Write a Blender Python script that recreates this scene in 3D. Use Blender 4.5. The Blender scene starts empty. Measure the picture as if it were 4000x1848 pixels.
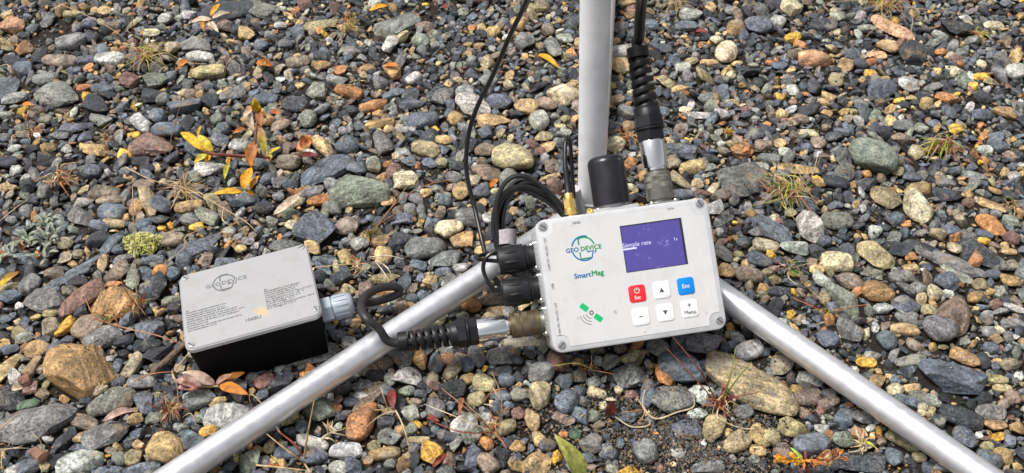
import bpy, bmesh, math, random
import numpy as np
from mathutils import Matrix, Vector

# ---------------------------------------------------------------- camera, sky, sun, exposure
scene = bpy.context.scene
SRC_W, SRC_H, FPX = 4000.0, 1848.0, 4500.0          # photograph size and focal length in its pixels
PITCH = math.radians(45)
CAM = np.array([0.0, -math.cos(PITCH), math.sin(PITCH)])
cam_data = bpy.data.cameras.new('camera')
cam_data.sensor_width = 36.0
cam_data.lens = 36.0 * FPX / SRC_W
cam_data.clip_start = 0.02
cam_data.clip_end = 500.0
cam_data.dof.use_dof = True
cam_data.dof.focus_distance = 0.86
cam_data.dof.aperture_fstop = 30.0
cam = bpy.data.objects.new('camera', cam_data)
cam.location = CAM
cam.rotation_euler = (math.pi / 2 - PITCH, 0, 0)
scene.collection.objects.link(cam)
scene.camera = cam

SUN_EL, SUN_AZ = math.radians(65), math.radians(-82)   # azimuth measured from +Y (away from camera) towards +X
world = bpy.data.worlds.new('World')
scene.world = world
world.use_nodes = True
wn, wl = world.node_tree.nodes, world.node_tree.links
sky = wn.new('ShaderNodeTexSky')
sky.sky_type = 'NISHITA'
sky.sun_disc = False
sky.sun_elevation = SUN_EL
sky.sun_rotation = SUN_AZ
sky.dust_density = 4.0
sky.air_density = 1.0
sky.ozone_density = 1.0
hsv = wn.new('ShaderNodeHueSaturation')              # overcast: the same sky with most of its blue washed out
hsv.inputs['Saturation'].default_value = 0.25
wl.new(sky.outputs[0], hsv.inputs['Color'])
wl.new(hsv.outputs[0], wn['Background'].inputs['Color'])
wn['Background'].inputs['Strength'].default_value = 0.05
sun_data = bpy.data.lights.new('sun', 'SUN')
sun_data.energy = 1.5
sun_data.angle = math.radians(24)
sun_data.color = (1.0, 0.965, 0.92)
sun = bpy.data.objects.new('sun', sun_data)
sd = Vector((math.sin(SUN_AZ) * math.cos(SUN_EL), math.cos(SUN_AZ) * math.cos(SUN_EL), math.sin(SUN_EL)))
sun.rotation_euler = sd.to_track_quat('Z', 'Y').to_euler()
sun.location = sd * 5
scene.collection.objects.link(sun)
scene.view_settings.view_transform = 'Standard'
scene.view_settings.look = 'None'
scene.view_settings.gamma = 1.0
scene.view_settings.use_curve_mapping = False
scene.view_settings.exposure = 1.5

# ---------------------------------------------------------------- helpers
rnd = random.Random(7)
rng = np.random.default_rng(11)
COL = scene.collection
FW = np.array([0, math.cos(PITCH), -math.sin(PITCH)])
UP = np.array([0, math.sin(PITCH), math.cos(PITCH)])


def ray(px, py):
    d = FW * FPX + np.array([px - 2000.0, 0, 0]) - UP * (py - 924.0)
    return d / np.linalg.norm(d)


def P(px, py, z=0.0):
    """survey point: where the line of sight of a photograph pixel meets height z"""
    d = ray(px, py)
    return CAM + d * ((z - CAM[2]) / d[2])


def depth(p):
    return float((np.asarray(p) - CAM) @ FW)


def link(o, parent=None):
    COL.objects.link(o)
    if parent is not None:
        o.parent = parent
    return o


def tag(o, label=None, cat=None, group=None, kind=None):
    if label: o['label'] = label
    if cat: o['category'] = cat
    if group: o['group'] = group
    if kind: o['kind'] = kind
    return o


def empty(name, M, label, cat, group=None):
    o = bpy.data.objects.new(name, None)
    o.empty_display_size = 0.01
    o.matrix_basis = M if isinstance(M, Matrix) else Matrix.Translation(Vector(M))
    link(o)
    return tag(o, label, cat, group)


def mk(name, VF, mat, parent=None, world=False, smooth=True, sharp=None):
    """one mesh object; with world=True the vertices are world positions and are brought into the parent's frame"""
    V, F = VF
    V = np.asarray(V, float)
    if world and parent is not None:
        M = parent.matrix_basis.copy(); a = parent.parent
        while a is not None:
            M = a.matrix_basis @ M; a = a.parent
        inv = np.array(M.inverted())
        V = V @ inv[:3, :3].T + inv[:3, 3]
    me = bpy.data.meshes.new(name)
    me.from_pydata(V.tolist(), [], F)
    me.materials.append(mat)
    if smooth:
        me.polygons.foreach_set('use_smooth', [True] * len(me.polygons))
        me.set_sharp_from_angle(angle=math.radians(sharp if sharp else 35))
    me.update()
    o = bpy.data.objects.new(name, me)
    return link(o, parent)


def join(*parts):
    V, F, n = [], [], 0
    for v, f in parts:
        V += [tuple(x) for x in v]
        F += [tuple(i + n for i in q) for q in f]
        n += len(v)
    return V, F


def frame_of(d):
    d = np.asarray(d, float); d = d / np.linalg.norm(d)
    a = np.array([0, 0, 1.0]) if abs(d[2]) < 0.9 else np.array([1.0, 0, 0])
    u = np.cross(a, d); u /= np.linalg.norm(u)
    return u, np.cross(d, u), d


def lathe(p0, d, prof, seg=32, phase=0.0):
    """solid of revolution about the line p0 + t*d; prof = [(t, r), ...], closed with caps"""
    p0 = np.asarray(p0, float)
    u, w, d = frame_of(d)
    V, F = [], []
    for t, r in prof:
        for k in range(seg):
            a = 2 * math.pi * k / seg + phase
            V.append(p0 + d * t + (u * math.cos(a) + w * math.sin(a)) * r)
    m = len(prof)
    for j in range(m - 1):
        for k in range(seg):
            k2 = (k + 1) % seg
            F.append((j * seg + k, j * seg + k2, (j + 1) * seg + k2, (j + 1) * seg + k))
    F.append(tuple(reversed(range(seg))))
    F.append(tuple(range((m - 1) * seg, m * seg)))
    return V, F


def spline(pts, n=8):
    pts = [np.asarray(p, float) for p in pts]
    out = []
    for i in range(len(pts) - 1):
        p0 = pts[max(i - 1, 0)]; p1 = pts[i]; p2 = pts[i + 1]; p3 = pts[min(i + 2, len(pts) - 1)]
        for k in range(n):
            t = k / n
            out.append(0.5 * (2 * p1 + (p2 - p0) * t + (2 * p0 - 5 * p1 + 4 * p2 - p3) * t * t + (3 * p1 - p0 - 3 * p2 + p3) * t ** 3))
    out.append(pts[-1])
    return out


def tube(pts, r, seg=12, n=8, smooth=True):
    """swept round bar; r a number or one radius per control point"""
    c = spline(pts, n) if smooth else [np.asarray(p, float) for p in pts]
    m = len(c)
    if hasattr(r, '__len__'):
        rr = np.interp(np.linspace(0, len(r) - 1, m), range(len(r)), r)
    else:
        rr = [r] * m
    V, F = [], []
    prev = None
    for i in range(m):
        d = c[min(i + 1, m - 1)] - c[max(i - 1, 0)]
        d = d / (np.linalg.norm(d) + 1e-12)
        if prev is None:
            u, w, _ = frame_of(d)
        else:
            u = prev - d * (prev @ d); u /= (np.linalg.norm(u) + 1e-12)
            w = np.cross(d, u)
        prev = u
        for k in range(seg):
            a = 2 * math.pi * k / seg
            V.append(c[i] + (u * math.cos(a) + w * math.sin(a)) * rr[i])
    for j in range(m - 1):
        for k in range(seg):
            k2 = (k + 1) % seg
            F.append((j * seg + k, j * seg + k2, (j + 1) * seg + k2, (j + 1) * seg + k))
    F.append(tuple(reversed(range(seg))))
    F.append(tuple(range((m - 1) * seg, m * seg)))
    return V, F


def rrect(w, h, r, levels, cx=0, cy=0, seg=6, rot=0.0):
    """rounded-rectangle block along local z; levels = [(z, inset), ...]"""
    V, F = [], []
    m = 4 * (seg + 1)
    ca, sa = math.cos(rot), math.sin(rot)
    for z, ins in levels:
        rr = max(r - ins, 1e-5)
        hx, hy = w / 2 - ins - rr, h / 2 - ins - rr
        for q, (sx, sy) in enumerate(((1, 1), (-1, 1), (-1, -1), (1, -1))):
            for k in range(seg + 1):
                a = math.pi / 2 * (q + k / seg)
                x, y = sx * hx + rr * math.cos(a), sy * hy + rr * math.sin(a)
                V.append((cx + x * ca - y * sa, cy + x * sa + y * ca, z))
    for j in range(len(levels) - 1):
        for k in range(m):
            k2 = (k + 1) % m
            F.append((j * m + k, j * m + k2, (j + 1) * m + k2, (j + 1) * m + k))
    F.append(tuple(reversed(range(m))))
    F.append(tuple(range((len(levels) - 1) * m, len(levels) * m)))
    return V, F


def plate(poly, z0, z1):
    n = len(poly)
    V = [(x, y, z0) for x, y in poly] + [(x, y, z1) for x, y in poly]
    F = [(k, (k + 1) % n, n + (k + 1) % n, n + k) for k in range(n)]
    return V, F + [tuple(reversed(range(n))), tuple(range(n, 2 * n))]


def ribbon2d(pts, w, z0, z1):
    """flat printed line of width w through 2-D points"""
    pts = [np.asarray(p, float) for p in pts]
    L, R = [], []
    for i, p in enumerate(pts):
        d = pts[min(i + 1, len(pts) - 1)] - pts[max(i - 1, 0)]
        d = d / (np.linalg.norm(d) + 1e-12)
        nrm = np.array([-d[1], d[0]])
        L.append(p + nrm * w / 2); R.append(p - nrm * w / 2)
    parts = []
    for i in range(len(pts) - 1):
        parts.append(plate([R[i], R[i + 1], L[i + 1], L[i]], z0, z1))
    return join(*parts)


def arc2d(cx, cy, r, a0, a1, n=24):
    return [(cx + r * math.cos(math.radians(a0 + (a1 - a0) * k / n)), cy + r * math.sin(math.radians(a0 + (a1 - a0) * k / n))) for k in range(n + 1)]


# ---------------------------------------------------------------- materials
def mat(name, color, rough=0.5, metal=0.0, spec=0.5, bump=None, mottle=None, coat=0.0, emit=None):
    m = bpy.data.materials.new(name)
    m.use_nodes = True
    N, L = m.node_tree.nodes, m.node_tree.links
    b = N['Principled BSDF']
    b.inputs['Base Color'].default_value = (*color, 1)
    b.inputs['Roughness'].default_value = rough
    b.inputs['Metallic'].default_value = metal
    b.inputs['Specular IOR Level'].default_value = spec
    b.inputs['Coat Weight'].default_value = coat
    tc = N.new('ShaderNodeTexCoord')
    if emit:
        b.inputs['Emission Color'].default_value = (*emit[0], 1)
        b.inputs['Emission Strength'].default_value = emit[1]
    if mottle:
        sc, amt = mottle
        n = N.new('ShaderNodeTexNoise'); n.inputs['Scale'].default_value = sc; n.inputs['Detail'].default_value = 6
        L.new(tc.outputs['Object'], n.inputs['Vector'])
        r = N.new('ShaderNodeMapRange'); r.inputs[1].default_value = 0.3; r.inputs[2].default_value = 0.7
        r.inputs[3].default_value = 1 - amt; r.inputs[4].default_value = 1 + amt
        L.new(n.outputs[0], r.inputs[0])
        x = N.new('ShaderNodeVectorMath'); x.operation = 'SCALE'; x.inputs[0].default_value = color
        L.new(r.outputs[0], x.inputs['Scale']); L.new(x.outputs[0], b.inputs['Base Color'])
        r2 = N.new('ShaderNodeMapRange'); r2.inputs[3].default_value = max(rough - 0.12, 0.02); r2.inputs[4].default_value = rough + 0.12
        L.new(n.outputs[0], r2.inputs[0]); L.new(r2.outputs[0], b.inputs['Roughness'])
    if bump:
        sc, st, dist = bump
        n = N.new('ShaderNodeTexNoise'); n.inputs['Scale'].default_value = sc; n.inputs['Detail'].default_value = 4
        L.new(tc.outputs['Object'], n.inputs['Vector'])
        bp = N.new('ShaderNodeBump'); bp.inputs['Strength'].default_value = st; bp.inputs['Distance'].default_value = dist
        L.new(n.outputs[0], bp.inputs['Height']); L.new(bp.outputs[0], b.inputs['Normal'])
    return m


def stone_mat(name, from_object):
    """river stone: body colour per stone, fine mineral speckle, banding and a rough skin"""
    m = bpy.data.materials.new(name)
    m.use_nodes = True
    N, L = m.node_tree.nodes, m.node_tree.links
    b = N['Principled BSDF']
    geo = N.new('ShaderNodeNewGeometry')
    if from_object:
        oi = N.new('ShaderNodeObjectInfo'); col, rn = oi.outputs['Color'], oi.outputs['Random']
    else:
        at = N.new('ShaderNodeAttribute'); at.attribute_name = 'Col'; col, rn = at.outputs['Color'], at.outputs['Alpha']
    w = N.new('ShaderNodeMath'); w.operation = 'MULTIPLY'; w.inputs[1].default_value = 37.0
    L.new(rn, w.inputs[0])

    def noise(scale, det, rough=0.6, vec=None):
        n = N.new('ShaderNodeTexNoise'); n.noise_dimensions = '4D'
        n.inputs['Scale'].default_value = scale; n.inputs['Detail'].default_value = det; n.inputs['Roughness'].default_value = rough
        L.new(vec or geo.outputs['Position'], n.inputs['Vector']); L.new(w.outputs[0], n.inputs['W'])
        return n.outputs[0]

    def mr(x, a, b_, c, d):
        r = N.new('ShaderNodeMapRange')
        for i, v in enumerate((a, b_, c, d)): r.inputs[i + 1].default_value = v
        L.new(x, r.inputs[0]); return r.outputs[0]

    def mul(a, b_):
        r = N.new('ShaderNodeMath'); r.operation = 'MULTIPLY'; L.new(a, r.inputs[0]); L.new(b_, r.inputs[1]); return r.outputs[0]

    # banding direction differs per stone
    vr = N.new('ShaderNodeVectorRotate'); vr.rotation_type = 'AXIS_ANGLE'; vr.inputs['Axis'].default_value = (0.5, 0.3, 0.8)
    ang = N.new('ShaderNodeMath'); ang.operation = 'MULTIPLY'; ang.inputs[1].default_value = 19.0
    L.new(rn, ang.inputs[0]); L.new(ang.outputs[0], vr.inputs['Angle']); L.new(geo.outputs['Position'], vr.inputs['Vector'])
    sc = N.new('ShaderNodeVectorMath'); sc.operation = 'MULTIPLY'; sc.inputs[1].default_value = (1.0, 0.18, 0.18)
    L.new(vr.outputs[0], sc.inputs[0])
    large = noise(90, 5)
    fine = noise(480, 4, 0.8)
    band = noise(330, 3, 0.6, sc.outputs[0])
    f = mul(mul(mr(large, 0.32, 0.68, 0.5, 1.5), mr(fine, 0.36, 0.64, 0.3, 1.75)), mr(band, 0.34, 0.66, 0.55, 1.5))
    x = N.new('ShaderNodeVectorMath'); x.operation = 'SCALE'
    L.new(col, x.inputs[0]); L.new(f, x.inputs['Scale'])
    # rusty / pale patches on part of the skin
    patch = noise(60, 4, 0.65)
    pm = mr(patch, 0.56, 0.66, 0.0, 0.6)
    mx = N.new('ShaderNodeMix'); mx.data_type = 'RGBA'; mx.blend_type = 'MIX'
    cr = N.new('ShaderNodeValToRGB')
    cr.color_ramp.interpolation = 'CONSTANT'
    e = cr.color_ramp.elements
    e[0].position = 0.0; e[0].color = (0.30, 0.19, 0.08, 1)
    e[1].position = 0.35; e[1].color = (0.22, 0.22, 0.20, 1)
    e2 = e.new(0.7); e2.color = (0.42, 0.39, 0.30, 1)
    L.new(rn, cr.inputs[0])
    L.new(pm, mx.inputs['Factor']); L.new(x.outputs[0], mx.inputs['A']); L.new(cr.outputs[0], mx.inputs['B'])
    # thin pale mineral veins
    vn = noise(120, 2, 0.5)
    d1 = N.new('ShaderNodeMath'); d1.operation = 'SUBTRACT'; d1.inputs[1].default_value = 0.5; L.new(vn, d1.inputs[0])
    d2 = N.new('ShaderNodeMath'); d2.operation = 'ABSOLUTE'; L.new(d1.outputs[0], d2.inputs[0])
    vm = mul(mr(d2.outputs[0], 0.0, 0.012, 0.45, 0.0), mr(rn, 0.55, 0.56, 0.0, 1.0))
    mx2 = N.new('ShaderNodeMix'); mx2.data_type = 'RGBA'
    mx2.inputs['B'].default_value = (0.58, 0.57, 0.52, 1)
    L.new(vm, mx2.inputs['Factor']); L.new(mx.outputs['Result'], mx2.inputs['A'])
    L.new(mx2.outputs['Result'], b.inputs['Base Color'])
    L.new(mr(large, 0.3, 0.7, 0.28, 0.55), b.inputs['Roughness'])
    b.inputs['Specular IOR Level'].default_value = 0.6
    bp = N.new('ShaderNodeBump'); bp.inputs['Strength'].default_value = 0.9; bp.inputs['Distance'].default_value = 0.0018
    rough_ = noise(230, 6, 0.7)
    ad0 = N.new('ShaderNodeMath'); ad0.operation = 'MULTIPLY_ADD'; ad0.inputs[1].default_value = 1.8; L.new(rough_, ad0.inputs[0]); L.new(band, ad0.inputs[2])
    ad = N.new('ShaderNodeMath'); ad.operation = 'ADD'; L.new(fine, ad.inputs[0]); L.new(ad0.outputs[0], ad.inputs[1])
    L.new(ad.outputs[0], bp.inputs['Height']); L.new(bp.outputs[0], b.inputs['Normal'])
    return m


def veg_mat(name, rough=0.6, trans=0.25):
    """leaves and grass: per-blade colour attribute, blotches, a little light coming through"""
    m = bpy.data.materials.new(name)
    m.use_nodes = True
    N, L = m.node_tree.nodes, m.node_tree.links
    b = N['Principled BSDF']
    at = N.new('ShaderNodeAttribute'); at.attribute_name = 'Col'
    n = N.new('ShaderNodeTexNoise'); n.inputs['Scale'].default_value = 260; n.inputs['Detail'].default_value = 4
    geo = N.new('ShaderNodeNewGeometry'); L.new(geo.outputs['Position'], n.inputs['Vector'])
    r = N.new('ShaderNodeMapRange'); r.inputs[1].default_value = 0.3; r.inputs[2].default_value = 0.7; r.inputs[3].default_value = 0.6; r.inputs[4].default_value = 1.3
    L.new(n.outputs[0], r.inputs[0])
    x = N.new('ShaderNodeVectorMath'); x.operation = 'SCALE'; L.new(at.outputs['Color'], x.inputs[0]); L.new(r.outputs[0], x.inputs['Scale'])
    L.new(x.outputs[0], b.inputs['Base Color'])
    b.inputs['Roughness'].default_value = rough
    t = N.new('ShaderNodeBsdfTranslucent'); L.new(x.outputs[0], t.inputs['Color'])
    mxs = N.new('ShaderNodeMixShader'); mxs.inputs[0].default_value = trans
    L.new(b.outputs[0], mxs.inputs[1]); L.new(t.outputs[0], mxs.inputs[2])
    L.new(mxs.outputs[0], N['Material Output'].inputs['Surface'])
    return m


MST = stone_mat('stone_skin', True)
MGR = stone_mat('gravel_skin', False)
MVG = veg_mat('leaf_tissue')
MST_W = mat('weathered_wood', (0.17, 0.13, 0.09), 0.8, bump=(500, 0.9, 0.002), mottle=(160, 0.5))


def set_col(o, cols):
    """per-vertex colour attribute (the thing's own colour)"""
    a = o.data.color_attributes.new('Col', 'FLOAT_COLOR', 'POINT')
    a.data.foreach_set('color', np.asarray(cols, np.float32).ravel())


def soil_mat():
    m = mat('damp_soil', (0.035, 0.026, 0.018), 0.85)
    N, L = m.node_tree.nodes, m.node_tree.links
    b = N['Principled BSDF']
    geo = N.new('ShaderNodeNewGeometry')
    n = N.new('ShaderNodeTexNoise'); n.inputs['Scale'].default_value = 220; n.inputs['Detail'].default_value = 8; n.inputs['Roughness'].default_value = 0.7
    L.new(geo.outputs['Position'], n.inputs['Vector'])
    cr = N.new('ShaderNodeValToRGB'); e = cr.color_ramp.elements
    e[0].position = 0.35; e[0].color = (0.004, 0.003, 0.002, 1); e[1].position = 0.7; e[1].color = (0.04, 0.026, 0.014, 1)  # brown-black soil, its colour deepened further to shade the gaps between stones
    L.new(n.outputs[0], cr.inputs[0])
    # far beyond the built stones the ground goes on as pebble-mottled gravel
    v = N.new('ShaderNodeTexVoronoi'); v.inputs['Scale'].default_value = 85; L.new(geo.outputs['Position'], v.inputs['Vector'])
    ln = N.new('ShaderNodeVectorMath'); ln.operation = 'LENGTH'; L.new(geo.outputs['Position'], ln.inputs[0])
    far = N.new('ShaderNodeMapRange'); far.inputs[1].default_value = 0.85; far.inputs[2].default_value = 1.1; L.new(ln.outputs['Value'], far.inputs[0])
    cv = N.new('ShaderNodeValToRGB'); e = cv.color_ramp.elements
    e[0].color = (0.05, 0.055, 0.065, 1); e[1].color = (0.26, 0.22, 0.16, 1)
    sx = N.new('ShaderNodeSeparateColor'); L.new(v.outputs['Color'], sx.inputs[0]); L.new(sx.outputs[0], cv.inputs[0])
    mx = N.new('ShaderNodeMix'); mx.data_type = 'RGBA'
    L.new(far.outputs[0], mx.inputs['Factor']); L.new(cr.outputs[0], mx.inputs['A']); L.new(cv.outputs[0], mx.inputs['B'])
    L.new(mx.outputs['Result'], b.inputs['Base Color'])
    bp = N.new('ShaderNodeBump'); bp.inputs['Strength'].default_value = 1.0; bp.inputs['Distance'].default_value = 0.006
    L.new(n.outputs[0], bp.inputs['Height'])
    bp2 = N.new('ShaderNodeBump'); bp2.inputs['Strength'].default_value = 1.0; bp2.inputs['Distance'].default_value = 0.006; bp2.invert = True
    mf = N.new('ShaderNodeMath'); mf.operation = 'MULTIPLY'; L.new(far.outputs[0], mf.inputs[0]); L.new(v.outputs['Distance'], mf.inputs[1])
    L.new(mf.outputs[0], bp2.inputs['Height']); L.new(bp.outputs[0], bp2.inputs['Normal']); L.new(bp2.outputs[0], b.inputs['Normal'])
    return m


# ---------------------------------------------------------------- the ground sheet
def ground():
    xs = np.concatenate([[-150, -20, -4], np.linspace(-1.2, 1.2, 41), [4, 20, 150]])
    ys = np.concatenate([[-150, -20, -4], np.linspace(-0.9, 1.1, 35), [4, 20, 150]])
    V, F = [], []
    for y in ys:
        for x in xs:
            near = abs(x) < 1.3 and -1 < y < 1.2
            V.append((x, y, (rnd.random() - 0.5) * 0.002 - 0.001 if near else -0.001))
    n = len(xs)
    for j in range(len(ys) - 1):
        for i in range(n - 1):
            F.append((j * n + i, j * n + i + 1, (j + 1) * n + i + 1, (j + 1) * n + i))
    g = mk('ground', (V, F), soil_mat(), smooth=True, sharp=80)
    return tag(g, 'dark damp soil showing between the gravel stones', None, kind='structure')


GROUND = ground()

# ---------------------------------------------------------------- stones: shapes
def ico(sub):
    bm = bmesh.new()
    bmesh.ops.create_icosphere(bm, subdivisions=sub, radius=1.0)
    V = np.array([v.co[:] for v in bm.verts]); F = np.array([[v.index for v in f.verts] for f in bm.faces], np.int32)
    bm.free()
    return V, F


ICO = {k: ico(k) for k in (1, 2, 3, 4)}


def rock(sub, kind, g, blocky=False):
    """unit pebble: a ball cut by soft planes (worn facets) and gently dented"""
    V = ICO[sub][0].copy()
    ex = {'s': g.uniform(.78, .95), 'a': g.uniform(.62, .85), 'f': g.uniform(.6, .8)}[kind]
    if blocky: ex *= .68
    V = np.sign(V) * np.abs(V) ** ex                      # squarer than a ball
    V /= np.linalg.norm(V, axis=1).max()
    A = np.array([[1, 0, 0], [0, 1, 0], [0, 0, 1.0]])
    V = V * (1 + g.uniform(-.22, .22) * V[:, :1] * np.array([0, 1, .6]))   # one end broader
    npl, lo, hi, soft = {'s': (9, 0.60, 0.90, 0.88), 'a': (18, 0.46, 0.76, 1.0), 'f': (15, 0.50, 0.82, 1.0)}[kind]
    for _ in range(npl):
        n = g.normal(size=3); n /= np.linalg.norm(n)
        d = g.uniform(lo, hi)
        over = V @ n - d
        V -= np.outer(np.clip(over, 0, None) * soft, n)
    ph = g.uniform(0, 6.28, (5, 3)); fr = g.normal(size=(5, 3)) * 1.7
    w = sum(np.sin(V @ fr[i] + ph[i, 0]) for i in range(5)) / 5
    V *= (1 + (0.07 if kind == 's' else 0.10) * w)[:, None]
    if sub >= 3:
        am = .05 if kind == 's' else .085
        fr = g.normal(size=(9, 3)) * 4.5
        w = sum(np.sin(V @ fr[i] + i) for i in range(9)) / 9
        fr = g.normal(size=(12, 3)) * 11
        w2 = sum(np.sin(V @ fr[i] + i) for i in range(12)) / 12
        V *= (1 + am * w + am * .6 * w2)[:, None]
    V -= (V.max(0) + V.min(0)) / 2
    V /= np.abs(V).max(0)
    return V


PAL = {'k': (.040, .044, .053), 'b': (.108, .125, .152), 'g': (.175, .175, .168), 'l': (.41, .41, .375), 'e': (.215, .228, .18),
       'o': (.345, .285, .155), 't': (.50, .345, .16), 'r': (.44, .195, .07), 'y': (.62, .36, .05), 'd': (.38, .24, .10),
       'p': (.21, .12, .095), 'w': (.86, .85, .80), 'n': (.24, .185, .135), 'c': (.56, .485, .31), 'q': (.53, .29, .16), 'v': (.09, .14, .085)}
WORD = {'k': 'near-black slate', 'b': 'blue-grey', 'g': 'mid-grey', 'l': 'pale grey', 'e': 'greenish grey', 'o': 'khaki', 't': 'tan',
        'r': 'rusty brown', 'y': 'ochre yellow', 'd': 'brownish gold', 'p': 'reddish brown', 'w': 'bright white', 'n': 'taupe', 'c': 'cream',
        'q': 'pinkish tan', 'v': 'dark green'}
SHAPE = {'s': 'rounded', 'a': 'angular', 'f': 'flat slab-like'}

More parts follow.
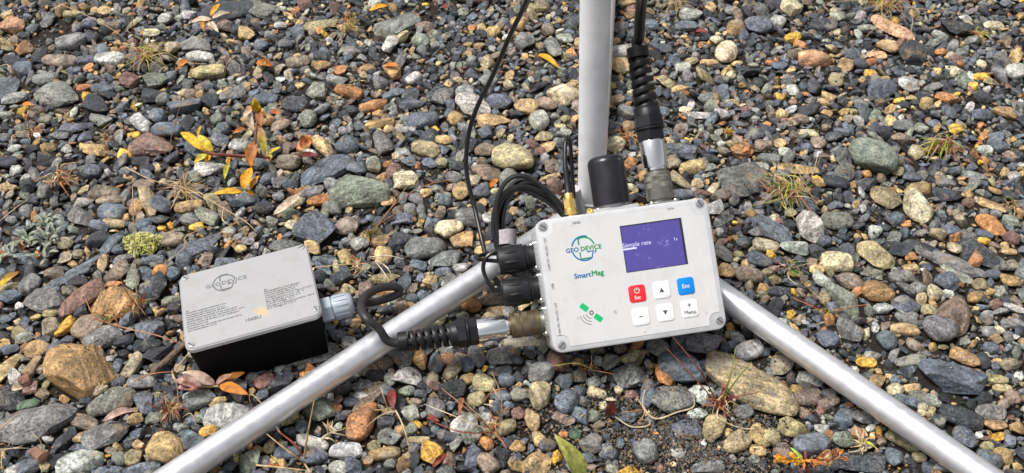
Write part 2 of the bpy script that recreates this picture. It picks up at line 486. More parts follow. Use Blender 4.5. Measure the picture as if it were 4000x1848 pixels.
# surveyed stones: x y length width tilt colour shape, in enlarged views with corner (X, Y) and scale
TILES = [
 (0, 0, .5176, '''95 190 180 115 0 q a;365 150 130 85 85 g a;535 320 210 115 10 g s;675 175 120 85 0 b s;585 205 100 75 80 g s;680 285 120 75 -10 k s;830 445 220 100 -5 l s;450 460 260 85 -8 n s;645 455 135 75 10 b a;440 715 330 160 -15 g f;340 595 190 85 15 g s;720 800 220 140 -25 k a;760 905 175 100 -10 g a;640 665 115 65 10 r s;770 670 180 75 0 b s;575 960 240 70 3 b f;1065 930 210 105 -35 l a;1260 985 220 110 0 b s;970 600 150 120 -45 p a;1170 600 200 130 -10 e a;1480 340 230 110 0 g a;1510 425 210 75 -3 l s;1300 350 125 115 70 c a;1560 540 270 130 10 o a;1140 725 150 110 -20 k a;1230 745 95 90 0 g s;1390 805 250 110 5 b a;1590 760 160 110 30 k a;1750 715 200 95 10 g a;1720 80 370 140 8 k f;1690 195 120 85 -20 p s;1420 115 130 75 0 l a;1850 255 150 100 -30 t a;700 1130 210 100 0 t a;1150 1090 330 150 -5 p f;1010 1020 100 50 0 y s;1680 970 120 100 30 b s;1640 900 100 90 0 e s;1660 1060 150 90 -20 b s;1810 1100 170 95 0 l s;330 910 135 75 0 k s;270 850 110 90 0 n a;110 745 170 80 15 l s;50 660 220 130 -20 b a;45 870 120 70 0 e s;180 525 150 110 0 b a;450 1020 130 65 -5 g a;650 1035 110 90 0 b s;240 1120 130 70 0 k a;510 1125 90 70 0 l a;1145 250 115 60 5 c s;1150 370 130 70 -15 t a;540 105 150 60 0 o s;840 190 130 60 0 n a;180 270 90 60 0 k a;250 215 90 75 60 b a'''),
 (1000, 0, .5176, '''30 65 220 120 -10 e f;185 190 95 55 0 l s;455 690 170 120 -20 e a;320 465 180 95 5 n s;720 390 140 85 0 g s;1015 340 150 115 80 l a;1060 190 360 120 15 g f;1190 120 90 50 0 r s;610 610 160 80 0 g a;700 690 220 80 -20 r s;885 800 210 75 20 r s;300 790 200 110 0 k a;395 895 140 125 90 e s;690 1095 180 130 0 b s;505 1105 200 110 -55 t a;960 1080 190 140 -60 g a;1260 905 220 120 20 b s;1130 985 150 60 5 l s;930 930 220 75 8 d a;1005 975 85 65 0 t s;1505 890 115 105 30 t s;1580 690 160 110 -10 l s;1640 800 280 150 -30 l a;1840 770 190 120 -5 b s;1410 730 180 110 40 g s;1800 910 250 90 5 t a;1590 965 150 80 -10 g a;1740 1000 110 100 30 b a;1730 1130 160 100 5 n s;1280 1120 210 100 -5 o a;1035 545 150 115 -70 d a;1190 590 130 70 45 l s;1040 710 170 80 20 b s;1410 1060 140 70 10 t a;910 715 85 60 0 n s;675 985 110 70 0 g s;775 950 75 65 0 b s;220 335 110 70 0 b s;40 340 110 90 0 b s;1100 1150 110 60 0 l s;260 1110 120 70 0 p a;70 750 180 90 -5 b s;1180 790 200 80 10 b a;480 190 280 70 5 o f;490 500 140 70 -10 d a'''),
 (2000, 0, .5176, '''390 720 250 150 -5 c s;205 905 165 150 80 l s;110 800 180 130 -25 t s;260 785 160 100 -20 n s;235 1030 135 95 10 o a;320 370 170 115 -80 g s;100 310 140 130 -30 g a;400 290 130 75 0 l s;270 230 95 90 0 n a;50 180 120 120 0 t s;830 390 220 100 5 l s;820 490 200 140 10 t a;780 1090 150 120 0 c s;1320 200 165 80 0 b s;1345 105 170 110 0 l s;1615 400 170 140 40 c s;1490 475 140 60 0 t s;1545 300 100 65 -20 c a;1860 190 190 130 0 b s;1050 190 110 90 0 b s;1120 365 170 75 0 b a;1290 510 120 90 0 l s;1240 1130 240 100 -5 b a;1740 1120 170 100 0 r a;1270 670 130 60 10 t a;1530 745 110 65 90 d s;1310 835 95 55 0 c s;1430 870 200 50 0 l f;1580 850 110 65 0 l s;1150 850 75 70 0 b s;880 950 90 80 0 t s;780 760 130 70 10 n a;1880 1100 100 80 0 n s;1470 740 130 90 -10 g a;820 205 110 80 10 g s;210 1140 80 70 0 p s;150 1090 110 60 -30 p s;190 60 150 60 0 o a;1660 80 110 70 0 g s;870 30 140 60 10 d a'''),
 (3000, 0, .5176, '''170 50 170 130 -30 c a;60 165 150 120 20 l s;410 185 210 100 0 k s;355 440 240 120 -5 q s;940 215 290 110 -25 q f;900 350 160 95 -15 t s;820 420 140 65 -10 q s;1090 400 190 150 10 k a;1420 210 220 120 -20 k a;1705 195 145 60 0 c s;190 280 130 80 20 y s;740 215 150 65 0 e s;860 660 230 150 10 b a;345 650 150 100 85 k s;190 680 100 90 0 l a;770 560 100 70 0 y s;990 760 90 40 10 y s;1060 640 150 110 -10 l a;1390 525 100 85 0 c a;1880 540 180 110 5 l s;1750 560 150 90 -60 g a;1350 745 180 80 -15 r a;1610 580 130 55 0 y s;1780 845 170 80 -20 d s;1620 870 150 90 0 b s;1370 850 120 90 -30 b s;1420 980 110 70 0 y a;1020 1040 170 85 -5 n a;300 1010 160 60 -5 c s;250 900 120 80 0 n s;380 1080 110 90 0 n s;290 1115 90 80 0 b s;1160 970 110 80 0 e s;1020 950 150 80 0 g a;680 910 80 80 0 l a;1760 1110 130 80 0 b s;1790 960 120 80 0 k s;1635 1130 120 70 0 l s;1300 390 90 50 0 r s;690 770 140 60 -40 g a;1460 400 100 70 0 g s;530 125 120 80 0 e s;1300 270 120 60 -40 l s;90 500 130 60 0 b a;1870 420 90 110 0 t a;440 855 90 50 -20 t a;100 740 80 60 0 y a'''),
 (0, 616, .5176, '''60 40 150 100 10 k s;685 105 150 110 0 b s;213 200 115 115 0 k a;330 250 140 110 80 g s;790 265 225 110 5 n s;840 410 200 110 -5 b s;820 320 190 60 10 n a;600 440 190 130 -40 g a;855 495 180 80 -15 o a;745 610 180 120 25 k a;845 640 230 105 60 b s;1035 380 130 105 75 d s;1125 340 290 110 -65 o a;1215 350 190 140 -20 b s;1425 365 200 80 8 t s;1425 470 150 90 -5 g s;1560 440 200 110 -30 e a;1575 90 240 90 5 w a;1610 185 110 80 0 k a;1610 330 170 90 -50 o a;1840 325 210 90 15 b a;1285 620 210 100 5 n s;1500 665 340 105 25 b f;1145 775 180 75 0 b s;1210 855 115 105 0 r s;1165 980 205 180 60 k a;880 870 190 120 30 n a;930 770 150 75 15 g a;775 795 130 80 -75 t a;495 645 110 95 20 o s;493 760 120 90 60 c a;590 725 85 80 0 n s;550 870 450 80 34 b f;590 940 150 70 5 k s;615 1060 350 160 38 p a;860 1085 370 220 0 d a;340 1080 330 160 -10 g f;70 1050 170 110 -5 b a;225 960 160 130 60 g s;80 975 160 60 5 o s;180 755 220 80 -5 b a;310 810 140 60 0 k a;1095 870 120 90 -30 b a;1005 900 220 100 -75 e a;1085 520 120 100 20 b a;1310 880 100 100 0 b s;1550 765 130 105 70 n a;1700 780 160 70 15 b a;1300 1080 150 70 10 e s;385 1175 120 60 0 o s;415 870 140 95 10 n a;630 340 140 80 0 l a;520 1000 120 70 0 n a;860 955 115 45 0 r s;120 100 90 80 0 l s;1090 205 150 70 0 n s;1200 465 150 70 0 k a;1730 550 100 70 0 l s;890 690 90 70 0 b a;1870 630 100 60 0 g s;1820 690 90 60 0 t s;430 90 160 60 10 k a;1040 30 170 70 0 k a;85 225 80 50 0 t s;1110 80 110 70 0 k s;1590 50 60 40 0 l s;160 555 120 70 10 b a;440 480 120 90 0 g a'''),
 (1000, 616, .5176, '''245 35 175 120 0 n s;540 90 400 160 25 b f;760 80 160 100 0 b s;885 50 150 110 -60 e s;790 250 440 240 -5 e a;1130 180 180 130 10 c a;1495 150 130 90 -20 g s;1760 130 180 110 -10 n s;1938 10 310 200 -10 o s;1550 250 130 130 0 t s;1460 535 200 150 30 c s;1545 625 180 140 0 d a;1605 455 190 150 0 g s;1755 460 110 85 0 l s;1280 680 300 180 5 g s;1435 765 260 120 10 g a;1225 815 130 70 -15 b s;1080 630 190 120 35 k a;440 545 320 220 -20 b a;690 515 190 130 20 n s;575 385 150 100 -10 g s;470 330 170 80 15 r s;430 265 170 80 15 g s;300 330 140 85 10 o s;260 410 160 95 0 e a;950 630 140 90 10 d s;960 740 140 130 -30 t s;780 650 140 100 10 l s;680 755 140 110 -50 t a;430 680 150 90 -30 t a;200 660 200 80 5 g f;520 770 200 90 -10 b a;965 910 240 80 5 o a;1130 925 150 95 75 b a;1320 940 105 95 40 t a;1415 860 130 65 10 b a;1550 830 130 75 5 l s;630 910 200 90 0 k a;1290 900 80 60 0 o a;1625 1110 160 110 -10 r s;1775 1070 200 90 5 n s;1810 1165 150 80 0 d s;1425 330 100 95 0 b s;1370 230 100 70 0 g a;1120 460 140 90 -20 b a;1285 260 95 65 0 t a;1400 45 90 85 0 o a;1150 30 110 80 0 b a;1310 40 120 80 0 b a;1095 800 90 80 0 k s;1150 840 80 55 0 p s;970 1150 140 80 0 k a;1090 1130 120 90 0 n a;90 160 110 100 0 b a;570 200 110 100 0 g s;60 380 150 90 0 k s;170 290 90 80 0 g s;180 190 130 90 0 g a;1700 90 140 80 0 n s;1000 330 110 60 20 q s;1640 170 110 70 0 c s;1690 260 160 120 30 b a;1700 700 110 80 30 t s'''),
 (2600, 500, .5176, '''1565 215 350 240 -35 e s;590 160 160 120 0 r a;740 140 150 90 10 n a;590 395 360 230 5 g f;1000 310 300 70 -5 d f;880 350 110 75 0 b s;110 180 240 110 -10 b a;60 260 110 110 0 n s;200 290 210 110 15 t a;110 400 190 90 -40 o a;330 300 110 60 0 l s;240 420 90 70 0 c a;420 510 170 110 10 n a;525 550 90 80 0 k s;1285 410 190 85 -15 k s;1665 520 220 160 -35 o a;1290 690 240 140 -5 e s;1085 750 230 180 -70 l a;810 770 340 130 -32 b f;755 885 190 100 -5 c s;970 900 210 90 -5 l a;710 990 190 110 -20 b s;1140 920 120 120 0 k a;1290 1010 230 130 -10 c s;1360 920 120 110 -50 b a;1580 960 270 170 -45 o a;1750 910 230 120 -5 k a;680 785 110 70 0 g s;590 865 120 90 0 b a;435 950 170 100 -65 g s;460 1080 130 115 -60 d a;630 1100 210 130 -10 n s;820 1060 80 55 0 p s;1150 1070 130 80 0 t s;1180 1140 150 110 -40 l s;780 230 180 65 -8 g s;900 185 95 75 0 l s;720 290 120 70 -20 l s;1740 680 130 90 15 b s;1060 580 170 110 -50 b a;140 500 190 70 -5 b a;280 490 130 60 -10 p s;940 640 90 80 -40 c a;860 120 90 80 0 t s;590 30 130 50 0 b s'''),
 (3000, 616, .5176, '''1135 360 240 210 70 c s;1130 240 200 90 10 d s;1360 285 200 110 -5 k a;1500 280 100 80 0 t a;1690 515 230 140 -25 r a;1840 610 140 100 -10 p s;1280 575 120 100 0 o s;1390 555 140 80 -5 b s;1520 590 130 75 -15 g s;1630 580 130 70 -10 b s;1630 745 400 160 -30 k f;1400 795 520 110 -20 g f;1570 775 120 80 45 r a;1340 925 170 120 10 b s;1420 875 230 80 -35 e f;1255 1015 115 110 0 c s;1830 935 160 80 -20 d a;1600 960 110 90 0 o s;1560 1050 140 90 20 d s;1395 1190 290 240 60 n s;1045 1120 220 150 -15 b a;1210 1150 110 90 0 o s;825 1000 230 170 5 d s;620 930 190 120 -10 n s;585 1060 320 140 -55 e a;430 1060 100 90 80 o s;780 870 160 80 -15 e a;1010 900 190 90 5 g s;680 1010 110 60 30 r s;1140 990 120 90 -20 g s;1040 985 150 80 -20 g a;870 1140 150 70 10 l a;1080 830 130 55 0 t s;1850 810 100 75 0 o s;1700 875 110 80 0 b s;1410 680 100 90 0 c s;1170 680 270 70 -25 k f;1080 740 90 70 0 r a;1630 630 90 50 0 y s;1690 360 190 80 -30 t f;1720 425 90 60 0 g s;1840 470 130 95 0 e a;1545 130 200 60 -12 g f;1865 145 110 85 0 l a;1085 150 140 65 -3 b s;980 105 90 80 0 o a;745 125 70 60 0 r s;850 155 75 70 0 n s;1340 190 140 60 0 g s;1870 1140 180 60 -20 l s;90 1010 190 90 -5 k a;1820 710 110 45 -5 t s;1820 285 130 70 -20 k s;950 465 140 95 15 b s'''),
 (0, 1232, .5176, '''610 400 500 390 -38 d a;660 100 240 190 0 n s;500 95 170 110 60 y a;395 95 150 130 0 n a;185 165 130 85 25 e s;770 165 270 150 30 g a;935 195 140 90 10 k a;1120 110 220 170 -10 b a;1110 215 200 100 5 k a;1195 290 230 140 20 k a;1000 380 220 110 65 n s;885 380 105 70 90 b s;280 245 180 120 15 d s;405 265 130 90 60 b s;70 260 150 70 5 b s;60 400 250 110 65 t a;320 405 130 80 0 n a;240 555 130 110 60 p a;350 525 75 60 80 o s;325 590 110 75 -15 o a;80 650 200 130 0 k s;215 675 160 70 12 v s;265 815 600 260 22 g a;640 810 210 100 -18 n s;845 650 350 175 18 e s;1075 505 215 95 -2 g s;900 500 140 65 40 b a;1090 660 200 130 -65 b a;800 900 330 180 25 g a;480 950 230 100 50 k a;600 920 110 80 0 t a;360 935 85 50 0 l a;1020 785 120 85 15 t s;1160 775 150 80 15 e a;1510 640 240 130 12 g s;1640 655 140 90 5 t s;1800 565 200 140 -70 g a;1720 765 330 180 0 l s;1580 870 150 90 15 y s;1440 950 240 140 -10 b s;1250 1000 280 230 -15 t s;1005 1070 130 120 30 o s;905 1075 110 90 0 e s;600 1110 330 170 25 l s;430 1100 180 110 35 k a;210 1140 200 120 15 b s;1070 1155 280 90 5 b a;815 1170 200 70 0 b a;750 290 85 65 0 n s;1860 700 110 60 0 k s;1040 895 110 80 20 b a;835 1020 90 60 0 n a;590 1000 140 60 0 b a;1540 740 95 75 80 b a;1500 780 90 70 0 e s;750 555 110 90 0 c a;340 1130 100 100 0 o a;45 30 100 70 0 b s;1340 20 110 60 0 n a;820 330 70 45 10 l s;1170 605 80 50 10 o s;1280 560 130 70 0 k a;640 640 90 70 40 k a'''),
 (1000, 1232, .5176, '''460 285 310 150 5 g f;65 500 150 110 35 p s;180 510 220 130 25 k a;1095 310 200 190 0 g a;1245 330 190 120 -65 d a;900 385 260 100 15 n s;1135 455 220 140 0 l a;900 450 140 70 0 k a;1015 480 110 90 -60 e s;790 530 170 90 5 l a;790 600 130 70 -15 l a;840 630 350 120 50 n f;800 805 320 200 52 r s;480 700 250 190 -40 e a;600 700 100 60 0 r s;660 750 140 80 20 k a;720 650 120 80 0 b s;1010 920 175 130 -5 g a;980 810 130 100 0 k a;1165 740 140 130 0 e a;1170 860 100 90 0 e s;890 985 100 95 0 o s;680 1020 240 110 0 l s;420 960 260 90 -18 l s;730 1130 150 130 -10 b a;620 1150 140 110 0 l s;970 1040 230 100 10 d s;1010 1120 95 75 0 e s;1325 1050 170 150 -25 y a;1460 1110 130 95 70 p a;1195 1005 85 85 0 b s;1650 1060 220 130 75 b a;1750 1120 170 140 -40 n s;1740 960 120 90 -50 r a;1570 810 200 170 0 l a;1635 910 150 110 30 e s;1355 700 200 150 -50 g s;1360 860 80 80 0 b s;1365 365 170 120 70 b s;1440 330 120 100 0 q s;1505 385 240 110 60 n s;1605 375 115 110 0 b a;1665 310 190 120 -70 g s;1840 295 200 160 0 g a;1840 430 180 90 5 k s;1720 515 180 130 -25 o s;1600 480 110 85 20 d s;1665 635 140 105 20 o s;1485 565 200 140 30 k a;1335 480 120 90 80 n s;1140 570 120 80 10 e s;1870 610 130 80 0 b s;1870 850 190 110 25 o s;1890 490 130 110 0 b s;1480 920 110 80 0 b s;1090 870 90 90 0 d s;1090 660 90 80 0 k a;60 1100 110 80 0 g s;240 1040 200 90 5 b s;95 1000 90 90 0 o a;250 780 160 90 25 o s;340 850 100 90 0 b a;1210 820 90 50 -30 y s;1205 650 100 50 0 n s;1230 940 170 60 0 o s;1260 530 90 60 0 k s;1240 590 100 60 0 k s;1740 770 90 90 0 l a;755 60 100 75 65 d s;280 350 90 55 0 g s;180 400 90 80 60 g a;30 410 80 60 0 b s;700 210 120 90 0 l s'''),
 (2000, 1232, .5176, '''225 435 200 150 5 g s;205 600 210 160 80 o s;415 650 190 160 30 b s;340 350 180 150 -45 p a;410 490 160 130 10 b a;510 460 110 110 0 n s;615 500 110 90 0 l a;640 580 140 65 -15 c a;740 350 140 110 40 e a;905 320 200 100 5 o a;890 450 240 200 30 g a;1115 245 190 130 15 g a;1270 400 330 230 -30 b a;1140 455 170 120 -40 r a;1205 630 330 220 10 g a;1430 600 210 150 -10 l a;1460 215 270 170 25 g a;1797 527 720 260 -36 o s;1790 265 220 130 20 l s;1025 590 220 110 75 b s;60 600 140 100 0 e s;50 735 110 100 0 p a;155 790 190 110 -80 t s;390 780 170 80 -30 n a;515 760 150 110 -75 b a;620 755 110 110 0 e a;200 930 130 90 -60 t s;265 980 130 100 0 b s;40 990 120 90 0 d s;180 1120 220 170 20 t a;475 890 100 90 0 v a;600 970 180 140 10 g a;730 1030 140 120 0 b s;580 1080 110 80 0 b a;820 960 90 65 80 b s;1010 1030 190 170 -60 g s;1260 1040 110 70 0 l a;1520 850 210 150 60 o s;1700 960 220 140 30 o s;1870 910 190 140 -60 t s;1860 1025 130 80 -20 t s;1480 1150 240 90 5 g s;1400 745 150 90 10 l s;1750 720 150 100 0 g s;1320 840 220 130 0 b f;870 765 160 90 0 b a;1660 220 80 70 0 b a;1700 175 110 80 0 g a;1635 885 70 70 0 t s;905 600 100 60 0 p a;805 560 65 55 0 c s;1400 450 130 120 0 k a;545 650 75 70 0 g s;510 580 100 90 0 b s;650 345 80 70 0 l s;1060 380 60 50 0 d s;390 900 70 50 0 r s;20 280 90 90 0 k s'''),
 (3000, 1232, .8511, '''800 60 160 105 -5 g s;845 280 290 140 -12 b a;890 465 190 105 -20 k s;1025 450 130 75 -5 g s;1040 505 100 50 -15 d a;545 115 95 85 0 b s;275 110 95 90 0 b a;375 70 120 75 -25 g a;450 220 90 52 0 y s;905 195 130 70 -25 d a;630 65 130 50 -8 t s;675 135 80 55 -25 n s;655 210 150 50 10 g s;65 220 120 90 50 n s;180 380 130 70 8 n s;280 400 100 50 20 n s;195 290 115 80 -20 l a;120 515 140 90 -10 o a;200 590 170 85 12 b s;345 470 90 75 0 b s;430 470 100 60 0 g s;70 630 100 90 80 n s;350 570 100 75 0 e s;410 540 60 45 0 r a;420 670 230 95 -5 k f;580 650 95 75 80 b s;695 650 65 50 0 o s;740 700 65 55 0 b s;1020 660 110 85 -20 b s;1080 645 85 70 -15 d s;1005 600 65 45 0 o s;905 560 110 90 -45 b s;640 395 110 45 -20 b s;720 385 140 55 -15 e s;585 335 80 60 0 c a;660 335 75 50 0 t s;1050 295 100 50 -5 o s;1075 335 90 40 0 o s;1115 225 90 60 0 n s;1025 148 70 50 0 b s;990 210 75 60 90 k s;620 570 150 70 -30 o s;1125 375 70 60 0 n s;790 490 70 60 0 k a;480 185 75 45 0 l s;1020 75 80 40 0 g s;165 450 60 55 0 n s;15 560 80 80 0 o s;1120 40 100 45 0 g s;250 520 70 45 0 l a;710 420 45 35 0 c s'''),
]

# tripod leg axes (survey), used to keep stones from poking through the tubes
LEG_Z = 0.0225
LEGS = []
for q0, q1 in (((1765, 1155), (794, 1786)), ((2956, 1246), (3634, 1717))):
    A, B = P(*q0, LEG_Z), P(*q1, LEG_Z)
    LEGS.append((A[:2], (B - A)[:2] / np.linalg.norm((B - A)[:2])))


def leg_dist(x, y):
    dmin = 9.0
    for a, d in LEGS:
        v = np.array([x, y]) - a
        if v @ d > -0.2:
            dmin = min(dmin, abs(v[0] * d[1] - v[1] * d[0]))
    return dmin


# height map of the gravel, 2 mm cells
GX0, GY0, GS = -0.95, -0.52, 0.002
GNX, GNY = 950, 680
HM = np.zeros((GNX, GNY), np.float32)
OCC = np.zeros((GNX, GNY), bool)


def patch(x, y, M2):
    """cells under an elliptical footprint (M2 maps the unit disc to it)"""
    ex = math.hypot(M2[0, 0], M2[0, 1]); ey = math.hypot(M2[1, 0], M2[1, 1])
    i0 = max(int((x - ex - GX0) / GS), 0); i1 = min(int((x + ex - GX0) / GS) + 1, GNX - 1)
    j0 = max(int((y - ey - GY0) / GS), 0); j1 = min(int((y + ey - GY0) / GS) + 1, GNY - 1)
    if i1 <= i0 or j1 <= j0:
        return None
    gx = (GX0 + GS * np.arange(i0, i1 + 1) - x)[:, None]; gy = (GY0 + GS * np.arange(j0, j1 + 1) - y)[None, :]
    det = M2[0, 0] * M2[1, 1] - M2[0, 1] * M2[1, 0]
    u = (M2[1, 1] * gx - M2[0, 1] * gy) / det; v = (-M2[1, 0] * gx + M2[0, 0] * gy) / det
    e = u * u + v * v
    return (slice(i0, i1 + 1), slice(j0, j1 + 1)), e


def jitter(c, g, amt=0.16):
    c = np.array(PAL[c]) * g.uniform(1 - amt, 1 + amt)
    return np.clip(c * g.uniform(0.95, 1.05, 3), 0.01, 0.9)


surveyed = []
for X, Y, sc, data in TILES:
    for row in data.replace('\n', '').split(';'):
        a = row.split()
        px, py, w, h, rot = X + float(a[0]) * sc, Y + float(a[1]) * sc, float(a[2]) * sc, float(a[3]) * sc, float(a[4])
        surveyed.append((w * h, px, py, w, h, rot, a[5], a[6]))
surveyed.sort(reverse=True)
N_THINGS = 300
g = np.random.default_rng(5)
loose = []                       # pebbles that join the uncounted gravel: (V, F, colour)
stones = []                      # counted stones
for idx, (area, px, py, w, h, rot, c, sh) in enumerate(surveyed):
    p = P(px, py, 0.0)
    s = depth(p) / FPX
    th = math.asin(-ray(px, py)[2])
    ratio = {'s': g.uniform(.58, .75), 'a': g.uniform(.55, .75), 'f': g.uniform(.26, .36)}[sh]
    if w * s > 0.06: ratio *= 0.66
    kf = math.sqrt(math.sin(th) ** 2 + (ratio * math.cos(th)) ** 2)
    ca, sa = math.cos(math.radians(rot)), math.sin(math.radians(rot))
    M2 = np.array([[1, 0], [0, 1 / kf]]) @ np.array([[ca, -sa], [sa, ca]]) @ np.diag([w / 2 * s, h / 2 * s]) * 1.06
    cz = ratio * h / 2 * s / kf * 1.0
    r = patch(p[0], p[1], M2)
    lift = 0.0
    if r is not None:
        sl, e = r
        m = e < 0.7
        if m.any(): lift = 0.45 * float(np.mean(HM[sl][m]))
    zc = lift + cz * 0.6
    minor = min(w, h) * s / 2
    if leg_dist(p[0], p[1]) < 0.0105 + minor * 0.9:
        zc = min(zc, 0.0135 - cz * 0.95)
    p = P(px, py, zc)
    if r is not None:
        r = patch(p[0], p[1], M2)
        if r is not None:
            sl, e = r
            m = e < 1
            HM[sl] = np.where(m, np.maximum(HM[sl], zc + cz * np.sqrt(np.clip(1 - e, 0, 1))), HM[sl])
            OCC[sl] |= m
    sub = 4 if area > 45000 else 3 if idx < N_THINGS else 2
    V = rock(sub, sh, g, w / h > 1.75)
    V = np.column_stack([V[:, :2] @ M2.T, V[:, 2] * cz])
    col = jitter(c, g)
    if idx < N_THINGS:
        stones.append(dict(px=px, py=py, w=w, h=h, c=c, sh=sh, V=V, F=ICO[sub][1], p=p, col=col, area=area))
    else:
        loose.append((V + p, ICO[sub][1], col))

# ---------------------------------------------------------------- labels of the counted stones
LANDMARKS = [('the grey-lidded battery box', 960, 1190), ('the white control box', 2464, 1075), ('the coiled black cables', 2060, 800),
             ('the straw tuft at left', 230, 705), ('the yellow moss cushion', 560, 958), ('the yellow-leaved twig', 960, 640),
             ('the upright pole', 2330, 330), ('the spiral cable sleeve', 2515, 330), ('the big golden boulder', 315, 1440),
             ('the green leaf', 2230, 1780), ('the orange fern frond', 3160, 1800), ('the dense yellow-green grass', 3055, 755),
             ('the red-tipped grass tuft', 3665, 585), ('the small green tuft', 3080, 1050), ('the left tripod leg', 1300, 1450),
             ('the left tripod leg', 1640, 1235), ('the right tripod leg', 3100, 1345), ('the right tripod leg', 3500, 1620), ('the hanging thin cable', 1880, 400),
             ('the red-stemmed grass', 2810, 1590), ('the withered leaves', 850, 1490), ('the pale dry leaf cluster', 810, 70),
             ('the dry grass top right', 3470, 40), ('the pale straw tuft', 2635, 30), ('the top left corner', 0, 0),
             ('the left edge', 0, 650), ('the bottom left corner', 0, 1848), ('the right edge', 4000, 1000),
             ('the bottom right corner', 4000, 1848), ('the orange-stemmed grass stalks', 1930, 1675), ('the bare grass tuft', 1360, 110),
             ('the straw tangle left of centre', 550, 225), ('the cable loop', 1480, 1160)]


def direction(dx, dy):
    a = math.degrees(math.atan2(-dy, dx)) % 360
    return ['right of', 'up and right of', 'above', 'up and left of', 'left of', 'down and left of', 'below', 'down and right of'][int((a + 22.5) // 45) % 8]


def size_word(area):
    return 'large' if area > 16000 else 'medium' if area > 6500 else 'small'


by = {}
for s_ in stones:
    near = min(LANDMARKS, key=lambda L_: math.hypot(s_['px'] - L_[1], (s_['py'] - L_[2]) * 1.15))
    s_['dist'] = math.hypot(s_['px'] - near[1], s_['py'] - near[2])
    s_['base'] = f"{size_word(s_['area'])} {WORD[s_['c']]} {SHAPE[s_['sh']]} stone {direction(s_['px'] - near[1], s_['py'] - near[2])} {near[0]}"
    by.setdefault(s_['base'], []).append(s_)
ORD = ['nearest', 'second', 'third', 'fourth', 'fifth', 'sixth']
for base, L_ in by.items():
    L_.sort(key=lambda q: q['dist'])
    for k, q in enumerate(L_):
        q['label'] = base if len(L_) == 1 else base.replace(' stone ', [' stone nearest, ', ' stone second nearest, ', ' stone third nearest, ', ' stone fourth nearest, '][min(k, 3)])

for s_ in stones:
    me = bpy.data.meshes.new('stone')
    me.from_pydata(s_['V'].tolist(), [], s_['F'].tolist())
    me.polygons.foreach_set('use_smooth', [True] * len(me.polygons))
    me.set_sharp_from_angle(angle=math.radians(24 if s_['sh'] != 's' else 48))
    me.materials.append(MST)
    o = bpy.data.objects.new('stone', me)
    o.location = s_['p']
    o.color = (*s_['col'], 1)
    link(o)
    tag(o, s_['label'], 'stone', 'stones lying in the gravel')

# ---------------------------------------------------------------- uncounted gravel
LIB = {k: [rock(k, rnd.choice('saaaf'), g) for _ in range(40)] for k in (1, 2)}
LIB[0] = None
CODES = np.array(list('kbglentorydcp'))
PROB = np.array([.29, .20, .14, .05, .05, .085, .045, .045, .025, .012, .045, .012, .022]); PROB /= PROB.sum()
SOIL = [(*P(2560, 1660)[:2], .11, .035), (*P(2750, 1760)[:2], .07, .03), (*P(190, 130)[:2], .04, .03), (*P(1620, 60)[:2], .03, .02), (*P(1250, 1690)[:2], .03, .02)]


def in_soil(x, y):
    return any(((x - a) / ra) ** 2 + ((y - b) / rb) ** 2 < 1 for a, b, ra, rb in SOIL)


def fill(n, rlo, rhi, thr, sub_big, region):
    for _ in range(n):
        x, y = region()
        ra = g.uniform(rlo, rhi) if g.random() < .5 else rlo + (rhi - rlo) * g.random() ** 2
        rb = ra * g.uniform(.6, .95); ang = g.uniform(0, 3.14)
        ca, sa = math.cos(ang), math.sin(ang)
        M2 = np.array([[ca * ra, -sa * rb], [sa * ra, ca * rb]])
        r = patch(x, y, M2)
        if r is None: continue
        sl, e = r
        m = e < 1
        if not m.any() or OCC[sl][m].mean() > thr: continue
        if in_soil(x, y) and g.random() < (.93 if rhi > .0032 else .55): continue
        cz = rb * g.uniform(.5, .9)
        zc = 0.32 * float(HM[sl][m].mean()) + cz * g.uniform(.1, .55)
        if leg_dist(x, y) < 0.011 + rb: zc = min(zc, 0.0125 - cz)
        HM[sl] = np.where(m, np.maximum(HM[sl], zc + cz * np.sqrt(np.clip(1 - e, 0, 1))), HM[sl])
        OCC[sl] |= m
        sub = 2 if (ra > sub_big) else 1
        V = LIB[sub][int(g.integers(40))]
        tilt = g.normal(0, .35, 2)
        V3 = np.column_stack([V[:, :2] @ M2.T, V[:, 2] * cz])
        V3[:, 2] += V3[:, 0] * tilt[0] + V3[:, 1] * tilt[1]
        loose.append((V3 + np.array([x, y, zc]), ICO[sub][1], jitter(str(g.choice(CODES, p=PROB)), g, .3)))


def everywhere():
    return g.uniform(-.9, .9), g.uniform(-.48, .8)


def in_view():
    y = g.uniform(-.29, .46)
    hw = .40 + (y + .241) / .606 * .20 + .03
    return g.uniform(-hw, hw), y


fill(5200, .0060, .0105, .22, .004, everywhere)
fill(9000, .0040, .0062, .25, .0045, in_view)
fill(20000, .0042, .0066, .30, .02, everywhere)
fill(26000, .0024, .0042, .34, .02, in_view)
fill(16000, .0016, .0026, .42, .02, in_view)
nb = len(loose)
